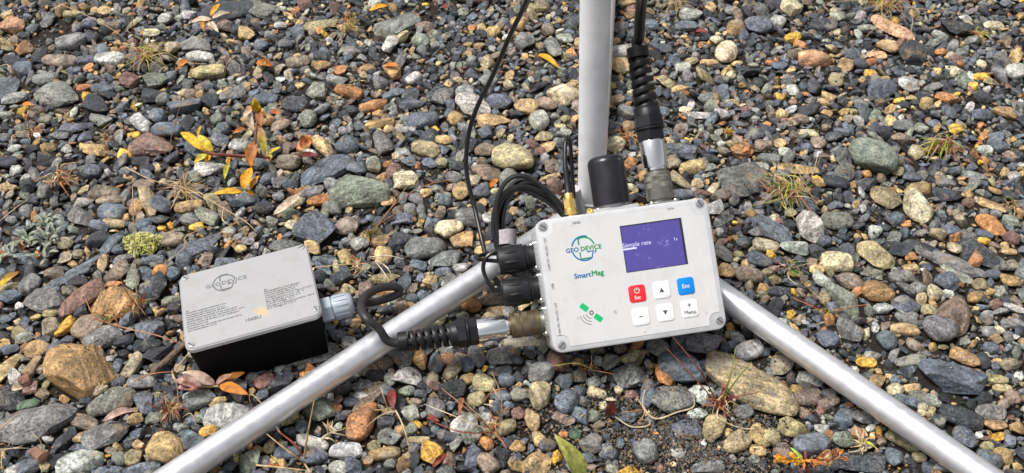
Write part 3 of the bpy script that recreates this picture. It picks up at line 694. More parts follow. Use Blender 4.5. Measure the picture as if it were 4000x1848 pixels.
# grit in the last gaps, in dark colours that paint in crevice shade
bm_ = bmesh.new(); bmesh.ops.create_icosphere(bm_, subdivisions=1, radius=1.0); bm_.free()
IV = np.array([(1, 0, 0), (-1, 0, 0), (0, 1, 0), (0, -1, 0), (0, 0, 1), (0, 0, -1)], float)
IF = np.array([(0, 2, 4), (2, 1, 4), (1, 3, 4), (3, 0, 4), (2, 0, 5), (1, 2, 5), (3, 1, 5), (0, 3, 5)], np.int32)
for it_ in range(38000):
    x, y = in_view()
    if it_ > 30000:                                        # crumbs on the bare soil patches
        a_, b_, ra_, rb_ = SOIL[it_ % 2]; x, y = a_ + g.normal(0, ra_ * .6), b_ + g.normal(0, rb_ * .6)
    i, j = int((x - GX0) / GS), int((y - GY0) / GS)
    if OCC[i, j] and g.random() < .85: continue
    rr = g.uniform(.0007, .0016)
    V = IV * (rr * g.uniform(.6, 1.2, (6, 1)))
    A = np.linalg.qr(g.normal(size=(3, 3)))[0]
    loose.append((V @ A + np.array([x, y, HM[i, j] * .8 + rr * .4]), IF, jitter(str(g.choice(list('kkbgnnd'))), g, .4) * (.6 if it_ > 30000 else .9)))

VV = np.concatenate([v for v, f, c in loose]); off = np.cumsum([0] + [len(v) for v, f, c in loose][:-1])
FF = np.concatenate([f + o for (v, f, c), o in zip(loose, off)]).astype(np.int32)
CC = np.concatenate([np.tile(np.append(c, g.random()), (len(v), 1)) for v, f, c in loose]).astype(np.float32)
me = bpy.data.meshes.new('gravel')
me.vertices.add(len(VV)); me.vertices.foreach_set('co', VV.astype(np.float32).ravel())
me.loops.add(FF.size); me.loops.foreach_set('vertex_index', FF.ravel())
me.polygons.add(len(FF)); me.polygons.foreach_set('loop_start', np.arange(0, FF.size, 3, dtype=np.int32))
me.polygons.foreach_set('use_smooth', np.ones(len(FF), bool))
me.materials.append(MGR)
me.update(calc_edges=True)
me.set_sharp_from_angle(angle=math.radians(33))
gravel = link(bpy.data.objects.new('gravel', me))
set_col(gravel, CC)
tag(gravel, 'small mixed grey, blue and tan gravel pebbles covering the ground', 'gravel', kind='stuff')
print('GRAVEL', len(loose), 'tris', len(FF))

# ---------------------------------------------------------------- metals, plastics, prints
M_ALU = mat('anodised_aluminium', (0.80, 0.80, 0.825), 0.37, 0.80, bump=(900, 0.12, 0.0005), mottle=(180, 0.05))
M_POLE = mat('matt_aluminium_pole', (0.88, 0.88, 0.90), 0.45, 0.05, bump=(900, 0.1, 0.0005), mottle=(40, 0.08))
M_CAST = mat('cast_grey_fitting', (0.55, 0.55, 0.56), 0.45, 0.5, mottle=(60, 0.07))
M_CHROME = mat('polished_steel', (0.86, 0.86, 0.87), 0.12, 1.0)
M_NICKEL = mat('nickel_screw', (0.72, 0.72, 0.70), 0.28, 1.0, mottle=(900, 0.15))
M_GOLD = mat('gold_plating', (1.0, 0.70, 0.22), 0.25, 0.9)
M_OLIVE = mat('olive_zinc_plating', (0.17, 0.135, 0.085), 0.42, 0.7, mottle=(300, 0.15))
M_OLIVE_G = mat('grey_zinc_plating', (0.24, 0.235, 0.205), 0.42, 0.75, mottle=(300, 0.15))
M_BLACK = mat('black_plastic', (0.009, 0.009, 0.011), 0.42, spec=0.35, mottle=(120, 0.25))
M_RUBBER = mat('black_rubber', (0.011, 0.011, 0.013), 0.5, spec=0.35, mottle=(220, 0.3), bump=(900, 0.15, 0.0003))
M_CABLE = mat('black_cable_sheath', (0.008, 0.008, 0.009), 0.34, mottle=(150, 0.3))
M_CABLE_G = mat('charcoal_cable_sheath', (0.020, 0.019, 0.020), 0.5, mottle=(150, 0.25))
M_DOME = mat('satin_black_cap', (0.012, 0.012, 0.016), 0.30, mottle=(90, 0.2))
M_BOXBLK = mat('black_painted_box', (0.004, 0.004, 0.005), 0.7, spec=0.12, mottle=(200, 0.2))
M_LID = mat('brushed_lid', (0.33, 0.33, 0.335), 0.5, 0.3)
M_LIDRIM = mat('grey_lid_rim', (0.50, 0.50, 0.51), 0.45, 0.3)
M_WHITE = mat('white_enclosure_paint', (0.50, 0.505, 0.52), 0.4, mottle=(40, 0.03))
M_PANEL = mat('white_front_film', (0.57, 0.57, 0.57), 0.36, mottle=(25, 0.02))
M_KEYW = mat('white_key_film', (0.78, 0.78, 0.78), 0.30)
M_GREYLINE = mat('film_edge_line', (0.40, 0.40, 0.41), 0.5)
M_RED = mat('red_key_film', (0.80, 0.022, 0.035), 0.32)
M_BLUE = mat('blue_key_film', (0.0, 0.21, 0.66), 0.32)
M_INK = mat('dark_grey_print', (0.07, 0.07, 0.075), 0.5)
M_INKL = mat('grey_print', (0.10, 0.10, 0.105), 0.5)
M_PBLUE = mat('blue_print', (0.0, 0.13, 0.33), 0.45)
M_PGREEN = mat('green_print', (0.0, 0.24, 0.075), 0.45)
M_SGREEN = mat('bright_green_print', (0.0, 0.42, 0.13), 0.45)
M_GLAND = mat('grey_gland_plastic', (0.33, 0.37, 0.42), 0.42)
M_FELT = mat('grey_felt_strap', (0.46, 0.42, 0.44), 0.95, bump=(1400, 0.9, 0.0012), mottle=(500, 0.25))
M_LCDTXT = mat('lit_screen_glyphs', (0.5, 0.5, 0.72), 0.4, emit=((0.5, 0.5, 0.8), 0.10))
M_DARK = mat('dark_shade_bezel', (0.02, 0.02, 0.035), 0.4)


def brushed(m):
    N, L = m.node_tree.nodes, m.node_tree.links
    b = N['Principled BSDF']
    tc = N.new('ShaderNodeTexCoord'); mp = N.new('ShaderNodeMapping'); mp.inputs['Scale'].default_value = (25, 1400, 1)
    n = N.new('ShaderNodeTexNoise'); n.inputs['Scale'].default_value = 1.0; n.inputs['Detail'].default_value = 3
    L.new(tc.outputs['Object'], mp.inputs['Vector']); L.new(mp.outputs[0], n.inputs['Vector'])
    r = N.new('ShaderNodeMapRange'); r.inputs[3].default_value = 0.42; r.inputs[4].default_value = 0.68
    L.new(n.outputs[0], r.inputs[0]); L.new(r.outputs[0], b.inputs['Roughness'])
    bp = N.new('ShaderNodeBump'); bp.inputs['Strength'].default_value = 0.12; bp.inputs['Distance'].default_value = 0.0003
    L.new(n.outputs[0], bp.inputs['Height']); L.new(bp.outputs[0], b.inputs['Normal'])
    # dried yellowish dirt stain with its own ragged shape
    n2 = N.new('ShaderNodeTexNoise'); n2.inputs['Scale'].default_value = 260; n2.inputs['Detail'].default_value = 5
    L.new(tc.outputs['Object'], n2.inputs['Vector'])
    sb = N.new('ShaderNodeVectorMath'); sb.operation = 'SUBTRACT'; sb.inputs[1].default_value = (0.0085, -0.0225, 0)
    L.new(tc.outputs['Object'], sb.inputs[0])
    rt = N.new('ShaderNodeVectorRotate'); rt.inputs['Angle'].default_value = 0.75; rt.rotation_type = 'Z_AXIS'; L.new(sb.outputs[0], rt.inputs['Vector'])
    sc = N.new('ShaderNodeVectorMath'); sc.operation = 'MULTIPLY'; sc.inputs[1].default_value = (1 / 0.0085, 1 / 0.0045, 0); L.new(rt.outputs[0], sc.inputs[0])
    ln = N.new('ShaderNodeVectorMath'); ln.operation = 'LENGTH'; L.new(sc.outputs[0], ln.inputs[0])
    ad = N.new('ShaderNodeMath'); ad.operation = 'ADD'; L.new(ln.outputs['Value'], ad.inputs[0])
    m2 = N.new('ShaderNodeMath'); m2.operation = 'MULTIPLY'; m2.inputs[1].default_value = 1.6; L.new(n2.outputs[0], m2.inputs[0]); L.new(m2.outputs[0], ad.inputs[1])
    fr = N.new('ShaderNodeMapRange'); fr.inputs[1].default_value = 1.1; fr.inputs[2].default_value = 1.9; fr.inputs[3].default_value = 0.85; fr.inputs[4].default_value = 0.0
    L.new(ad.outputs[0], fr.inputs[0])
    mx = N.new('ShaderNodeMix'); mx.data_type = 'RGBA'; mx.inputs['A'].default_value = (0.33, 0.33, 0.335, 1); mx.inputs['B'].default_value = (0.50, 0.38, 0.20, 1)
    L.new(fr.outputs[0], mx.inputs['Factor']); L.new(mx.outputs['Result'], b.inputs['Base Color'])


brushed(M_LID)


def grime(m, amount=0.35, speck=1.0, scale=1.0, stretch=(1, 1, 1)):
    """field wear on a clean finish: dull smears and scattered grains of dirt"""
    N, L = m.node_tree.nodes, m.node_tree.links
    b = N['Principled BSDF']
    tc = N.new('ShaderNodeTexCoord'); mp = N.new('ShaderNodeMapping'); mp.inputs['Scale'].default_value = stretch
    L.new(tc.outputs['Object'], mp.inputs['Vector'])

    def layer(sc, det, lo, hi, top):
        n = N.new('ShaderNodeTexNoise'); n.inputs['Scale'].default_value = sc * scale; n.inputs['Detail'].default_value = det; n.inputs['Roughness'].default_value = .65
        L.new(mp.outputs[0], n.inputs['Vector'])
        r = N.new('ShaderNodeMapRange'); r.inputs[1].default_value = lo; r.inputs[2].default_value = hi; r.inputs[4].default_value = top
        L.new(n.outputs[0], r.inputs[0]); return r.outputs[0]
    smear = layer(55, 8, .48, .72, amount)
    spk = layer(1100, 3, .70, .74, .55 * speck)
    mxm = N.new('ShaderNodeMath'); mxm.operation = 'MAXIMUM'; L.new(smear, mxm.inputs[0]); L.new(spk, mxm.inputs[1])
    mx = N.new('ShaderNodeMix'); mx.data_type = 'RGBA'
    src = b.inputs['Base Color']
    if src.is_linked:
        L.new(src.links[0].from_socket, mx.inputs['A'])
    else:
        mx.inputs['A'].default_value = src.default_value
    mx.inputs['B'].default_value = (0.20, 0.175, 0.14, 1)
    L.new(mxm.outputs[0], mx.inputs['Factor']); L.new(mx.outputs['Result'], src)


grime(M_PANEL, .16, 1.0)
grime(M_WHITE, .30, 1.0)
grime(M_LID, .22, .8)
grime(M_ALU, .14, .9, 1.6)
grime(M_POLE, .12, .8, 1.6)


def screen_mat():
    m = mat('backlit_violet_screen', (0.06, 0.047, 0.195), 0.25, emit=((0.10, 0.07, 0.36), 0.12))
    N, L = m.node_tree.nodes, m.node_tree.links
    b = N['Principled BSDF']
    tc = N.new('ShaderNodeTexCoord')
    v = N.new('ShaderNodeTexNoise'); v.inputs['Scale'].default_value = 520; v.inputs['Detail'].default_value = 3; v.inputs['Distortion'].default_value = 1.2
    L.new(tc.outputs['Object'], v.inputs['Vector'])
    v2 = N.new('ShaderNodeTexNoise'); v2.inputs['Scale'].default_value = 75; L.new(tc.outputs['Object'], v2.inputs['Vector'])
    mu = N.new('ShaderNodeMath'); mu.operation = 'MULTIPLY'; L.new(v.outputs[0], mu.inputs[0]); L.new(v2.outputs[0], mu.inputs[1])
    r = N.new('ShaderNodeMapRange'); r.inputs[1].default_value = 0.335; r.inputs[2].default_value = 0.40; r.inputs[4].default_value = 0.75
    L.new(mu.outputs[0], r.inputs[0])
    mx = N.new('ShaderNodeMix'); mx.data_type = 'RGBA'; mx.inputs['A'].default_value = (0.06, 0.047, 0.195, 1); mx.inputs['B'].default_value = (0.24, 0.22, 0.46, 1)
    L.new(r.outputs[0], mx.inputs['Factor']); L.new(mx.outputs['Result'], b.inputs['Base Color'])
    return m


M_LCD = screen_mat()


def lettering(body, cx, cy, mat_, parent, z, width=None, height=None, rot=0.0, bold=0.0, name='lettering', left=None, spacing=1.0, thick=0.00012):
    """flat print: real glyph outlines, turned to mesh and fitted to a width or a height"""
    cu = bpy.data.curves.new(name, 'FONT')
    cu.body = body
    cu.size = 1.0
    cu.space_character = spacing
    cu.resolution_u = 3
    tmp = bpy.data.objects.new('tmp', cu)
    COL.objects.link(tmp)
    dg = bpy.context.evaluated_depsgraph_get()
    me = bpy.data.meshes.new_from_object(tmp.evaluated_get(dg))
    bpy.data.objects.remove(tmp); bpy.data.curves.remove(cu)
    if bold:                                            # heavier strokes: overprinted copies side by side
        n0 = len(me.vertices); v0 = np.empty(n0 * 3); me.vertices.foreach_get('co', v0); v0 = v0.reshape(-1, 3)
        f0 = [tuple(p_.vertices) for p_ in me.polygons]
        sh_ = [(-bold, 0), (bold, 0), (0, bold * .8), (0, -bold * .8)]
        me2 = bpy.data.meshes.new(name)
        me2.from_pydata(np.concatenate([v0 + np.array([a_, b_, 0]) for a_, b_ in sh_]).tolist(), [], [tuple(i_ + k_ * n0 for i_ in f_) for k_ in range(4) for f_ in f0])
        bpy.data.meshes.remove(me); me = me2
        layer = np.repeat(np.arange(4) * .000012, n0)
    else:
        layer = 0.0
    n = len(me.vertices)
    co = np.empty(n * 3); me.vertices.foreach_get('co', co); co = co.reshape(-1, 3)
    lo, hi = co.min(0), co.max(0)
    k = width / (hi[0] - lo[0]) if width else height / (hi[1] - lo[1])
    ctr = (lo + hi) / 2
    if left is not None: ctr[0] = lo[0]
    co = (co - ctr) * k
    ca, sa = math.cos(rot), math.sin(rot)
    out = np.column_stack([cx + co[:, 0] * ca - co[:, 1] * sa, cy + co[:, 0] * sa + co[:, 1] * ca, np.full(n, z + thick) + layer])
    me.vertices.foreach_set('co', out.ravel())
    me.materials.clear(); me.materials.append(mat_)
    me.name = name
    me.update()
    o = bpy.data.objects.new(name, me)
    return link(o, parent)


def screw_head(name, c, axis, r, parent, slot=True, ang=0.4):
    """round-headed screw with a milled slot"""
    c = np.asarray(c, float)
    s = mk(name, lathe(c, axis, [(-0.001, r), (0.0004, r), (0.0007, r * 0.9), (0.0008, r * 0.6), (0.0008, r * 0.05)], 24), M_NICKEL, parent)
    if slot:
        u, w, d = frame_of(axis)
        a = u * math.cos(ang) + w * math.sin(ang); b_ = -u * math.sin(ang) + w * math.cos(ang)
        q = [c + d * t + a * r * 0.9 * i + b_ * r * 0.16 * j for t in (0.0002, 0.00095) for i, j in ((-1, -1), (1, -1), (1, 1), (-1, 1))]
        mk('slot', (q, [(0, 3, 2, 1), (4, 5, 6, 7), (0, 1, 5, 4), (1, 2, 6, 5), (2, 3, 7, 6), (3, 0, 4, 7)]), M_INK, s, smooth=False)
    return s


def rotm(a, b, c):
    return Matrix.Rotation(a, 4, 'Z') @ Matrix.Rotation(b, 4, 'X') @ Matrix.Rotation(c, 4, 'Y')


def plane_local(M, px, py, zl=0.0):
    """local position where a pixel's line of sight meets the thing's own plane z = zl"""
    inv = np.array(M.inverted())
    o = inv[:3, :3] @ CAM + inv[:3, 3]; d = inv[:3, :3] @ ray(px, py)
    t = (zl - o[2]) / d[2]
    return o + d * t


# ---------------------------------------------------------------- tripod
HUB = P(2312, 797, 0.032)
TRI = empty('tripod', (HUB[0], HUB[1], 0.0), 'silver aluminium tripod with upright pole and legs spread over the gravel', 'tripod')
pole_dir = np.array([-0.0312, 0.051, 0.9982])
PR = 0.0116
mk('pole', lathe(HUB - [0, 0, .012], pole_dir, [(0, PR), (0.62, PR)], 48), M_POLE, TRI, world=True)
LEGR = 0.0102


def leg(q_in, q_out, L):
    a = P(*q_in, 0.026); b_ = P(*q_out, LEG_Z - 0.001)
    d = (b_ - a) / np.linalg.norm(b_ - a)
    s0 = HUB + (d * 0.010)
    s0[2] = a[2] + (a[2] - b_[2]) / np.linalg.norm(b_ - a) * np.linalg.norm((a - s0)[:2])
    lg = mk('leg', lathe(a - d * np.linalg.norm((a - s0)[:2]), d, [(0, LEGR * .9), (0.001, LEGR), (L, LEGR), (L + .001, LEGR * .92)], 40), M_ALU, TRI, world=True)
    e = a - d * np.linalg.norm((a - s0)[:2]) + d * L
    mk('foot_cap', lathe(e + d * .0005, d, [(0, LEGR * 1.04), (0.014, LEGR * 1.04), (0.018, LEGR * .8)], 32), M_BLACK, lg, world=True)
    return lg


leg((1765, 1155), (794, 1786), 0.56)
leg((2956, 1246), (3634, 1717), 0.56)
# the rear leg runs straight away behind the pole
rd = np.array([math.cos(math.radians(84.5)), math.sin(math.radians(84.5)), -0.012]); rd /= np.linalg.norm(rd)
rl = mk('leg', lathe(HUB + rd * 0.012 - [0, 0, .004], rd, [(0, LEGR * .9), (.001, LEGR), (0.56, LEGR), (.561, LEGR * .92)], 40), M_ALU, TRI, world=True)
mk('foot_cap', lathe(HUB - [0, 0, .004] + rd * .5725, rd, [(0, LEGR * 1.04), (0.014, LEGR * 1.04), (0.018, LEGR * .8)], 32), M_BLACK, rl, world=True)
# cast hub: collar round the pole, flange and a thumb tab
hub = mk('hub', lathe(HUB - [0, 0, .028], pole_dir, [(0, .019), (.006, .0195), (.010, .0165), (.030, .0148), (.036, .0142), (.0365, .0118)], 40), M_CAST, TRI, world=True)
tb = HUB + np.array([-0.0135, -0.012, 0.0])
tabpts = [tb + np.array([0.008, 0, -.026]), tb + np.array([0.002, 0, -.004]), tb + np.array([-.0015, 0.0, .017]), tb + np.array([-0.0025, 0.0, .029])]
mk('thumb_tab', tube(tabpts, [.012, .009, .0062, .0042], 14, 6), M_CAST, hub, world=True)

# ---------------------------------------------------------------- control box
MD = Matrix.Translation(Vector((0.0897, -0.1156, 0.075))) @ rotm(0.1916, 0.7114, -0.0443)
DW, DH, DT, DR = 0.1332, 0.1005, 0.046, 0.0075
DEV = empty('control_box', MD, 'white magnetometer control box with violet screen and six keys, leaning on the tripod legs', 'control box')
mk('housing', rrect(DW - .0012, DH - .0012, DR, [(-DT, .002), (-DT + .002, 0), (-.0128, 0)]), M_WHITE, DEV)
mk('cover', rrect(DW, DH, DR, [(-.0122, .0004), (-.0118, 0), (-.0016, 0), (-.0005, .0005), (0, .0016)]), M_WHITE, DEV)


def dv(zx, zy, zl=0.0):
    return plane_local(MD, 2000 + zx * .5714, 720 + zy * .5714, zl)


SCR = [dv(210, 290), dv(1282, 130), dv(1417, 930), dv(340, 1100)]
for c, a in zip(SCR, (0.9, 0.5, 0.75, 2.3)):
    mk('screw_well', lathe((c[0], c[1], -.0002), (0, 0, 1), [(0, .0040), (.00035, .0040), (.00036, .0032)], 28), M_GREYLINE, DEV)
    screw_head('screw', (c[0], c[1], 0.0001), (0, 0, 1), .0030, DEV, ang=a)
# front film: rectangle with round bites at the screws
hx, hy = DW / 2 - .0040, DH / 2 - .0040


def film(hx, hy, bite):
    poly = []
    for q, (sx, sy) in enumerate(((1, 1), (-1, 1), (-1, -1), (1, -1))):
        cx, cy = sx * (DW / 2 - .0072), sy * (DH / 2 - .0072)
        if q % 2 == 0:
            seq = [(sx * hx, cy - sy * bite * 1.12), (sx * (hx - .0006), cy - sy * bite)] + [(cx + bite * math.cos(t) * -sx * 1.0, cy + bite * math.sin(t) * -sy) for t in np.linspace(math.radians(80), math.radians(10), 8)] + [(cx - sx * bite, sy * (hy - .0006)), (cx - sx * bite * 1.12, sy * hy)]
        else:
            seq = [(cx - sx * bite * 1.12, sy * hy), (cx - sx * bite, sy * (hy - .0006))] + [(cx + bite * math.cos(t) * -sx, cy + bite * math.sin(t) * -sy) for t in np.linspace(math.radians(10), math.radians(80), 8)] + [(sx * (hx - .0006), cy - sy * bite), (sx * hx, cy - sy * bite * 1.12)]
        poly += seq
    return poly


PAN = mk('front_film', plate(film(hx, hy, .0060), -.0002, .0003), M_PANEL, DEV, smooth=False)
mk('film_border', plate(film(hx + .00022, hy + .00022, .00578), -.0002, .00012), M_GREYLINE, DEV, smooth=False)
ZP = .0003
# screen
sc4 = [dv(735, 290), dv(1150, 228), dv(1205, 540), dv(785, 607)]
scx, scy = np.mean(sc4, 0)[:2]
sw = (np.linalg.norm(sc4[1] - sc4[0]) + np.linalg.norm(sc4[2] - sc4[3])) / 2; shh = (np.linalg.norm(sc4[3] - sc4[0]) + np.linalg.norm(sc4[2] - sc4[1])) / 2
SCN = mk('screen', rrect(sw - .0022, shh - .0012, .0002, [(ZP, 0), (ZP + .0003, 0)], scx - .0006, scy - .0003), M_LCD, DEV, smooth=False)
mk('shade_bezel', rrect(sw + .0003, shh + .0003, .0005, [(ZP - .0002, 0), (ZP + .00015, 0)], scx, scy), M_DARK, SCN, smooth=False)  # dark border, wider right and top: painted edge shade of the inset window
ZS = ZP + .0003
c = dv(852, 412); lettering('Sample rate', c[0], c[1], M_LCDTXT, SCN, ZS, width=np.linalg.norm(dv(950, 400) - dv(755, 425)), bold=0)
c = dv(1118, 373); lettering('1s', c[0], c[1], M_LCDTXT, SCN, ZS, height=.0024, bold=0)
c = dv(805, 441); mk('cursor_bar', rrect(.0104, .0013, .0001, [(ZS, 0), (ZS + .0001, 0)], c[0], c[1]), M_LCDTXT, SCN, smooth=False)
# keys
KEYS = [(855, 747, M_RED, 'red power and escape key'), (1021, 722, M_KEYW, None), (1187, 695, M_BLUE, 'blue enter key'), (880, 905, M_KEYW, None), (1047, 877, M_KEYW, None), (1213, 850, M_KEYW, None)]
ks = np.linalg.norm(dv(913, 747) - dv(798, 747))
keys = []
for x, y, m_, lab in KEYS:
    c = dv(x, y)
    k = mk('key', rrect(ks, ks, .0022, [(ZP - .0001, 0), (ZP + .0004, 0), (ZP + .0006, .0004)], c[0], c[1]), m_, DEV, sharp=60)
    if lab: k['label'] = lab
    keys.append((k, c))
ZK = ZP + .0006
k, c = keys[0]
lettering('Esc', c[0], c[1] - .0029, M_KEYW, k, ZK, height=.0026, bold=.012)
mk('power_symbol', join(ribbon2d(arc2d(c[0], c[1] + .0022, .0019, 120, 420), .00042, ZK, ZK + .0001), ribbon2d([(c[0], c[1] + .0022), (c[0], c[1] + .0046)], .00042, ZK, ZK + .0001)), M_KEYW, k, smooth=False)
k, c = keys[2]; lettering('Ent', c[0], c[1], M_KEYW, k, ZK, height=.0031, bold=.006)
k, c = keys[1]; mk('up_symbol', plate([(c[0] - .0019, c[1] - .0018), (c[0] + .0019, c[1] - .0018), (c[0], c[1] + .0019)], ZK, ZK + .0001), M_INK, k, smooth=False)
k, c = keys[4]; mk('down_symbol', plate([(c[0] - .0019, c[1] + .0018), (c[0], c[1] - .0019), (c[0] + .0019, c[1] + .0018)], ZK, ZK + .0001), M_INK, k, smooth=False)
k, c = keys[3]; mk('minus_symbol', rrect(.0029, .0007, .0001, [(ZK, 0), (ZK + .0001, 0)], c[0], c[1]), M_INK, k, smooth=False)
k, c = keys[5]
mk('plus_symbol', join(rrect(.0028, .0007, .0001, [(ZK, 0), (ZK + .0001, 0)], c[0], c[1] + .0028), rrect(.0007, .0028, .0001, [(ZK, 0), (ZK + .00012, 0)], c[0], c[1] + .0028)), M_INK, k, smooth=False)
lettering('Menu', c[0], c[1] - .0026, M_INK, k, ZK, width=.0090, bold=.018)
# prints on the film
GEOL, GEOR = dv(368, 455), dv(627, 422)


def logo(parent, cx, cy, R, wt, z, m1, m2, text_w, text_c):
    """ring built of an interrupted arc and a stem, with the maker's word across it"""
    t = wt * R
    p1 = join(ribbon2d(arc2d(cx, cy, R, 68, 164), t, z, z + .0001), ribbon2d(arc2d(cx, cy, R, 194, 302), t, z, z + .0001),
              ribbon2d([(cx + R * .53, cy - R * .85), (cx + R * .72, cy - R * .30), (cx + R * .22, cy - R * .34)], t, z, z + .00012))
    mk('logo_ring', p1, m1, parent, smooth=False)
    p2 = join(ribbon2d([(cx - R * .38, cy + R * .30), (cx - R * .38, cy + R * .86)], t, z, z + .0001), ribbon2d(arc2d(cx, cy, R * .9, 114, 14), t, z, z + .00012),
              ribbon2d([(cx - R * .38, cy - R * .28), (cx - R * .38, cy - R * .84), (cx + R * .46, cy - R * .84)], t, z, z + .00014),
              ribbon2d(arc2d(cx, cy, R * .97, -14, -30), t, z, z + .0001))
    mk('logo_stem', p2, m2, parent, smooth=False)


c = dv(492, 437); R = np.linalg.norm(dv(575, 437) - dv(492, 437))
logo(PAN, c[0], c[1], R, .12, ZP, M_PBLUE, M_PGREEN, None, None)
tw = np.linalg.norm(GEOR - GEOL); th = .0033
tx, ty = ((GEOL + GEOR) / 2)[:2]
lettering('GEO', tx - tw * .5, ty, M_PBLUE, PAN, ZP, height=.0035, bold=.034, left=1, spacing=1.06)
lettering('DEVICE', tx - tw * .5 + tw * .388, ty, M_PGREEN, PAN, ZP, height=.0035, bold=.034, left=1, spacing=1.06)
c0, c1 = dv(425, 630), dv(628, 606); w_ = np.linalg.norm(c1 - c0)
lettering('Smart', c0[0], c0[1], M_PBLUE, PAN, ZP, width=w_ * .565, bold=.034, left=1)
lettering('Mag', c0[0] + w_ * .59, c0[1] - .0004, M_PGREEN, PAN, ZP, width=w_ * .41, bold=.034, left=1)
c = dv(440, 263); lettering('GNSS', c[0], c[1], M_INKL, PAN, ZP, width=.0061, bold=.018)
c = dv(1083, 167); lettering('OVH', c[0], c[1], M_INKL, PAN, ZP, width=.0048, bold=.012)
for (x, y), s_ in (((240, 478), 'CAN FD / RS-232 / 12V'), ((312, 922), 'CAN FD / RS-232 / 12V')):
    c = dv(x, y); lettering(s_, c[0], c[1], M_INKL, PAN, ZP, width=.0246, rot=math.pi / 2, bold=.01)
c = dv(278, 698); lettering('USB', c[0], c[1], M_INKL, PAN, ZP, width=.0044, rot=math.pi / 2, bold=.01)
for x, y in ((493, 842), (590, 913)):
    c = dv(x, y); mk('satellite_panel', rrect(.0066, .0042, .0009, [(ZP, 0), (ZP + .0001, 0)], c[0], c[1], rot=math.radians(-44)), M_SGREEN, PAN, smooth=False)
c = dv(543, 878)
mk('satellite_body', ribbon2d(arc2d(c[0], c[1], .0013, 0, 360), .0008, ZP, ZP + .0001), M_INK, PAN, smooth=False)
mk('satellite_waves', join(*[ribbon2d(arc2d(c[0], c[1], r_, 188, 262), .00042, ZP, ZP + .0001) for r_ in (.0042, .0065, .0088)]), M_INK, PAN, smooth=False)

ZC = -.0235                                            # connectors sit at mid-depth of the housing


def dz(px, py, zl=ZC):
    return plane_local(MD, px, py, zl)


XL, YT = -DW / 2, DH / 2
# left side: two capped sockets
for px, py, lab in ((2030, 1009, 'upper black socket cap'), (2052, 1133, 'lower black socket cap')):
    c = dz(px, py)
    fl = mk('socket_flange', rrect(.0235, .0235, .003, [(0, 0), (.0016, 0), (.002, .0004)]), M_NICKEL, DEV)
    fl.matrix_basis = Matrix.Translation(Vector((XL, c[1], ZC))) @ Matrix.Rotation(-math.pi / 2, 4, 'Y')
    for a_, b_ in ((1, 1), (1, -1), (-1, 1), (-1, -1)):
        screw_head('flange_screw', (a_ * .0092, b_ * .0092, .002), (0, 0, 1), .0018, fl, slot=False)
    x0 = XL - .0015
    prof = [(0, .0084), (.0050, .0084), (.0051, .0098), (.0065, .0100), (.0072, .0092), (.0078, .0092), (.0080, .0104), (.0086, .0108), (.0268, .0106), (.0280, .0100), (.0284, .0090)]
    cap = mk('socket_cap', lathe((x0, c[1], ZC), (-1, 0, 0), prof, 48), M_RUBBER, DEV)
    cap['label'] = lab
    for k in range(8):
        a = 2 * math.pi * k / 8 + 0.25
        d = np.array([0, math.cos(a), math.sin(a)])
        o_ = np.array([x0 - .0185, c[1], ZC]) + d * .0102
        U, Fc = ICO[2]
        tng = np.cross(d, [1, 0, 0])
        mk('grip_ridge', ([o_ + np.array([1, 0, 0]) * u[0] * .0062 + d * u[1] * .0014 + tng * u[2] * .0016 for u in U], Fc.tolist()), M_RUBBER, cap)
# the caps' tether loops
cA, cB = dz(2030, 1009), dz(2052, 1133)
xe = XL - .0298
tetherA = [dz(1978, 1023), dz(1945, 1020), dz(1895, 1016), dz(1860, 1008), dz(1874, 998, ZC - .008), dz(1912, 992, ZC - .012), dz(1985, 990, ZC - .013)]
tetherB = [dz(2000, 1145), dz(1955, 1143), dz(1912, 1112), dz(1888, 1055), dz(1897, 1010, ZC + .003), dz(1930, 985, ZC + .003), dz(1980, 980, ZC + .002)]
for t_ in (tetherA, tetherB):
    mk('cap_tether', tube(t_, .0016, 10, 8), M_CABLE, DEV)
mk('cap_tether', tube([dz(1930, 1085, ZC - .012), dz(1955, 1112, ZC - .012), dz(1990, 1140, ZC - .011), dz(2030, 1165, ZC - .011)], .0020, 10, 8), M_CABLE, DEV)
# left lower and top right sockets: flange + ribbed barrel where the cables plug in
cP = dz(2060, 1264)
fl = mk('socket_flange', rrect(.0235, .0235, .003, [(0, 0), (.0016, 0), (.002, .0004)]), M_NICKEL, DEV)
fl.matrix_basis = Matrix.Translation(Vector((XL, cP[1], ZC))) @ Matrix.Rotation(-math.pi / 2, 4, 'Y')
for a_, b_ in ((1, 1), (1, -1), (-1, 1), (-1, -1)):
    screw_head('flange_screw', (a_ * .0092, b_ * .0092, .002), (0, 0, 1), .0018, fl, slot=False)
mk('socket_barrel', lathe((XL - .001, cP[1], ZC), (-1, 0, 0), [(0, .0080), (.0075, .0080)], 36), M_OLIVE_G, DEV)
ZO, ZDm, ZSm = -.0125, -.0160, -.0095
cO = dz(2582, 788, ZO)
fl = mk('socket_flange', rrect(.0235, .0215, .003, [(0, 0), (.0012, 0), (.0015, .0004)]), M_NICKEL, DEV)
fl.matrix_basis = Matrix.Translation(Vector((cO[0], YT, ZO))) @ Matrix.Rotation(-math.pi / 2, 4, 'X')
for a_, b_ in ((1, 1), (1, -1), (-1, 1), (-1, -1)):
    screw_head('flange_screw', (a_ * .0092, b_ * .0092, .0015), (0, 0, 1), .0018, fl, slot=False)
mk('socket_barrel', lathe((cO[0], YT - .001, ZO), (0, 1, 0), [(0, .0080), (.0065, .0080)], 36), M_OLIVE_G, DEV)
